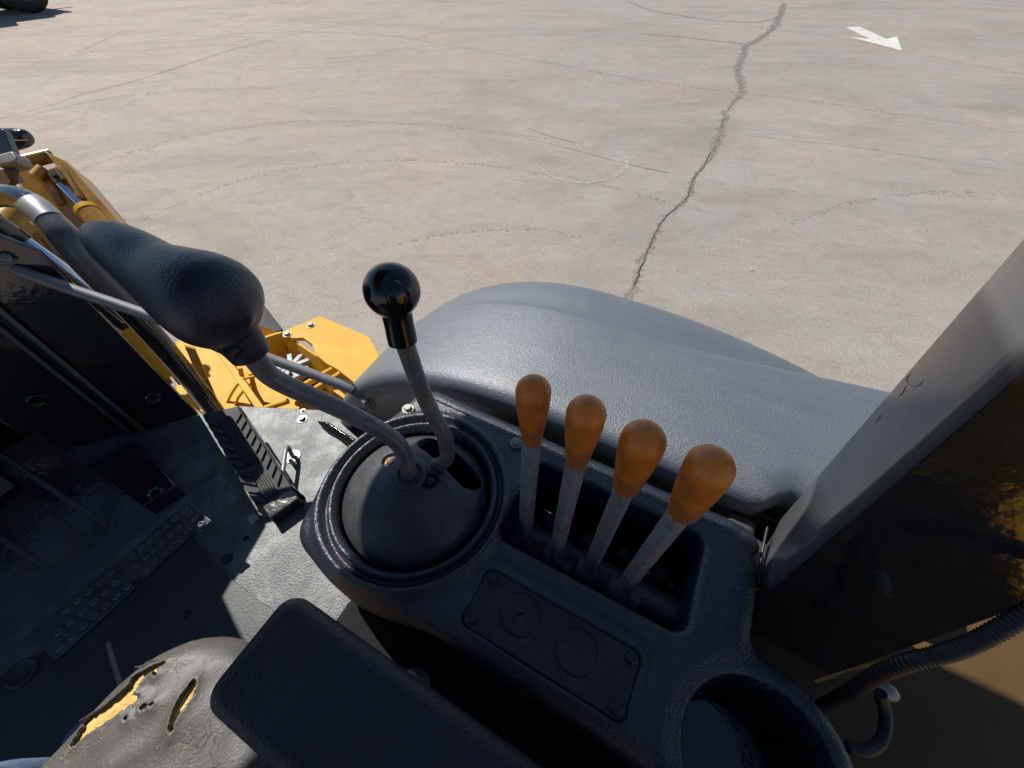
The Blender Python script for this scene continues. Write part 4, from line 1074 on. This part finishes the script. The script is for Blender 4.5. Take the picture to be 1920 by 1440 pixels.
slab('ram_eye', [Pt(84, 320, 2.06), Pt(102, 313, 2.06), Pt(120, 335, 2.06), Pt(101, 344, 2.06)], .05, M['brown'], arm, .004)
bolt(Pt(103, 329, 2.055), arm, .011, 'dark_bolt', (-.5, -.2, .8))
tube('ram_rod', [Pt(110, 340, 2.08), Pt(170, 402, 2.10)], .019, M['chrome'], arm, 22, 1)
tube('ram_barrel', [Pt(163, 395, 2.10), Pt(168, 400, 2.10), Pt(240, 475, 2.14)], [.045, .047, .047], M['yellow_dirty'], arm, 24, 1)
tube('ram_cap', [Pt(160, 391, 2.10), Pt(166, 398, 2.10)], .05, M['yellow'], arm, 24, 1)
slab('warning_label', [Pt(24, 334, 2.0), Pt(38, 329, 2.0), Pt(46, 340, 2.0), Pt(28, 347, 2.0)], .002, M['tyre'], arm)
lamp = group_empty('work_lamp', Pt(20, 270, 1.7), P)
tube('lamp_body', [Pt(-6, 262, 1.7), Pt(14, 262, 1.7), Pt(38, 259, 1.7), Pt(52, 256, 1.7), Pt(56, 256, 1.7)], [.045, .042, .036, .026, .004], M['paint_black'], lamp, 24, 5)
slab('lamp_lens', [Pt(22, 262, 1.65), Pt(55, 262, 1.67), Pt(42, 276, 1.67), Pt(24, 278, 1.65)], .03, M['tyre'], lamp, .004)
slab('lamp_bracket', [Pt(-10, 236, 1.6), Pt(6, 243, 1.6), Pt(24, 288, 1.6), Pt(-8, 296, 1.6)], .03, M['paint_black'], lamp, .003)
slab('lamp_clamp', [Pt(-10, 290, 1.58), Pt(22, 282, 1.58), Pt(31, 296, 1.58), Pt(29, 303, 1.58), Pt(-8, 312, 1.58)], .06, M['rod'], lamp, .01)
slab('lamp_foot', [Pt(-10, 318, 1.6), Pt(26, 314, 1.6), Pt(24, 340, 1.6), Pt(8, 352, 1.6), Pt(-10, 352, 1.6)], .02, M['brown'], lamp, .003)

# ---------------- seat
SD = 0.655
tears = [[(134, 1401), (150, 1372), (163, 1350), (200, 1322), (230, 1296), (247, 1281), (252, 1268), (287, 1249), (322, 1234), (308, 1248), (300, 1252), (276, 1268), (259, 1290), (252, 1304), (272, 1302), (250, 1320), (232, 1332), (213, 1347), (176, 1370), (142, 1398)],
         [(375, 1266), (357, 1284), (337, 1311), (322, 1341), (318, 1364), (321, 1388), (329, 1362), (341, 1336), (360, 1314), (374, 1275)],
         [(286, 1263), (297, 1255), (301, 1262), (291, 1271)], [(232, 1347), (246, 1338), (241, 1351)],
         [(262, 1333), (267, 1320), (280, 1321), (293, 1313), (285, 1326), (274, 1329)]]
def s_seat0(H, Rr): return s_box(H, Rr, -.16, .500, -.62, -.085, .13)
def seat_pt(x, y):
    d = SD
    for _ in range(12):
        p = Pd(x, y, d); s0 = np.array([float(s_seat0(np.array([p[0]]), np.array([p[1]]))[0])])
        d = .5 * d + .5 * float((SD + rnd(s0, .034) + .012 * sstep((.10 - s0) / .10))[0])
    return Pd(x, y, d)
def ragged(t):
    out = []; rnd_ = random.Random(7)
    for i in range(len(t)):
        a, b = t[i], t[(i + 1) % len(t)]
        L_ = math.hypot(b[0] - a[0], b[1] - a[1]); n_ = max(1, int(L_ / 4))
        for k in range(n_):
            f = k / n_; j = 0 if k == 0 else 1.6
            out.append((a[0] + (b[0] - a[0]) * f + rnd_.uniform(-j, j), a[1] + (b[1] - a[1]) * f + rnd_.uniform(-j, j)))
    return out
tp = [[seat_pt(x, y)[:2] for x, y in ragged(t)] for t in tears]
def s_tears(H, Rr):
    s = s_poly(H, Rr, tp[0])
    for q in tp[1:]: s = np.maximum(s, s_poly(H, Rr, q))
    return s
def s_seat(H, Rr): return np.minimum(s_seat0(H, Rr), -s_tears(H, Rr))
def d_seat(H, Rr, s):
    s0 = s_seat0(H, Rr)
    d = SD + rnd(s0, .034) + .012 * sstep((.10 - s0) / .10)
    tr = -s_tears(H, Rr)
    d = d - .0035 * np.exp(-np.maximum(tr, 0) / .006) + .0012 * np.sin(H * 90) * np.sin(Rr * 70 + 2 * np.sin(H * 31))
    return d
seat = group_empty('operator_seat', (.15, -.35, FD), P, 'worn black vinyl operator seat with torn cushion')
field('cushion', -.17, .50, -.64, -.07, .0026, s_seat, d_seat, M['vinyl'], seat, drop=.006)
def s_all(H, Rr): return s_seat0(H, Rr) - .002
def d_foam(H, Rr, s):
    s0 = s_seat0(H, Rr)
    return SD + .0045 + rnd(s0, .034) + .012 * sstep((.10 - s0) / .10) + .0016 * np.sin(H * 400 + 3 * np.sin(Rr * 130)) * np.sin(Rr * 330)
field('foam', -.17, .50, -.64, -.07, .004, s_all, d_foam, M['foam'], seat, drop=.07)
def s_pan(H, Rr): return s_box(H, Rr, -.15, .47, -.60, -.10, .12)
field('seat_pan', -.17, .50, -.64, -.07, .006, s_pan, lambda H, Rr, s: .745 + 0 * H, M['paint_black'], seat, drop=.05)
prism('seat_base', rounded(-.05, .32, -.50, -.2, .03), .79, FD, M['floor_black'], seat)
prism('backrest', rounded(-.30, -.17, -.60, -.12, .05), .05, .66, M['vinyl'], seat, .03, 3)
# loose flap of vinyl at the first tear
fl_ = [(160, 1350), (185, 1330), (218, 1303), (246, 1277), (262, 1246), (283, 1238), (288, 1243), (258, 1262), (246, 1284), (215, 1310), (180, 1340)]
for a_, b_, c2 in (((262, 1262), (273, 1247), (284, 1239)), ((255, 1251), (268, 1250), (276, 1246)), ((151, 1352), (175, 1338), (197, 1322)), ((276, 1243), (290, 1238), (299, 1241))):
    tube('frayed_edge', [seat_pt(x, y)[:2] + (seat_pt(x, y)[2] - .002,) for k, (x, y) in enumerate((a_, b_, c2))], [.0008, .0018, .0006], M['vinyl'], seat, 6, 4)
# armrest
arm_r = prism('armrest', rounded(-.30, .256, -.109, -.004, .020, 8), .447, .510, M['armrest'], seat, .016, 4)
obox('armrest_bracket', (.0, -.075, .60), ((1, 0, 0), (0, 1, 0)), (.06, .03, .19), M['paint_black'], seat, .004)
prism('seat_shade_box', rounded(-.5, .345, -.17, .065, .04), .80, FD, M['seat_shade'], seat, .01)  # black box added where the floor lies in deep shade
# reclining knob seen between armrest and console
kb = Pd(775, 1285, .80)
lathe('adjuster_knob', kb, (.35, .35, 1), [(-.06, .020), (-.01, .024), (.006, .024), (.014, .020), (.018, .010), (.018, 0)], M['rod'], seat, 28)

# ---------------- operator, of whom only the knee shows
me = bpy.data.meshes.new('person')
J = {'pel': (-.02, -0.435, .60), 'hipR': (.02, -0.360, .585), 'kneeR': (.50, -0.400, .565), 'shR': (.60, -0.405, .80), 'ankR': (.62, -0.405, 1.03), 'toeR': (.78, -0.395, 1.085),
     'hipL': (.02, -0.525, .585), 'kneeL': (.50, -0.595, .565), 'shL': (.60, -0.615, .80), 'ankL': (.62, -0.625, 1.03), 'toeL': (.78, -0.635, 1.085), 'thR': (.28, -0.380, .575), 'thL': (.28, -0.565, .575), 'waist': (-.05, -0.435, .44)}
rad = {'pel': .125, 'hipR': .09, 'kneeR': .066, 'shR': .060, 'ankR': .045, 'toeR': .036, 'hipL': .09, 'kneeL': .066, 'shL': .060, 'ankL': .045, 'toeL': .036, 'thR': .083, 'thL': .083, 'waist': .13}
ks = list(J); ed = [('pel', 'hipR'), ('hipR', 'thR'), ('thR', 'kneeR'), ('kneeR', 'shR'), ('shR', 'ankR'), ('ankR', 'toeR'), ('pel', 'hipL'), ('hipL', 'thL'), ('thL', 'kneeL'), ('kneeL', 'shL'), ('shL', 'ankL'), ('ankL', 'toeL'), ('pel', 'waist')]
org = Vector((0.2, .36, CZ - FD))
me.from_pydata([tuple(L3(J[k]) - org) for k in ks], [(ks.index(a), ks.index(b)) for a, b in ed], [])
per = bpy.data.objects.new('person', me); COL.objects.link(per)
per.matrix_world = MACH.matrix_basis if False else Matrix.Rotation(R(152), 4, 'Z') @ Matrix.Translation(org)
sk = per.modifiers.new('skin', 'SKIN')
for i, k in enumerate(ks):
    me.skin_vertices[0].data[i].radius = (rad[k], rad[k]); me.skin_vertices[0].data[i].use_root = (k == 'pel')
sk.use_smooth_shade = True
sb = per.modifiers.new('sub', 'SUBSURF'); sb.levels = 2; sb.render_levels = 2
me.materials.append(M['denim'])
tag(per, 'seated person in blue jeans, only a knee visible at the lower left corner', 'person')
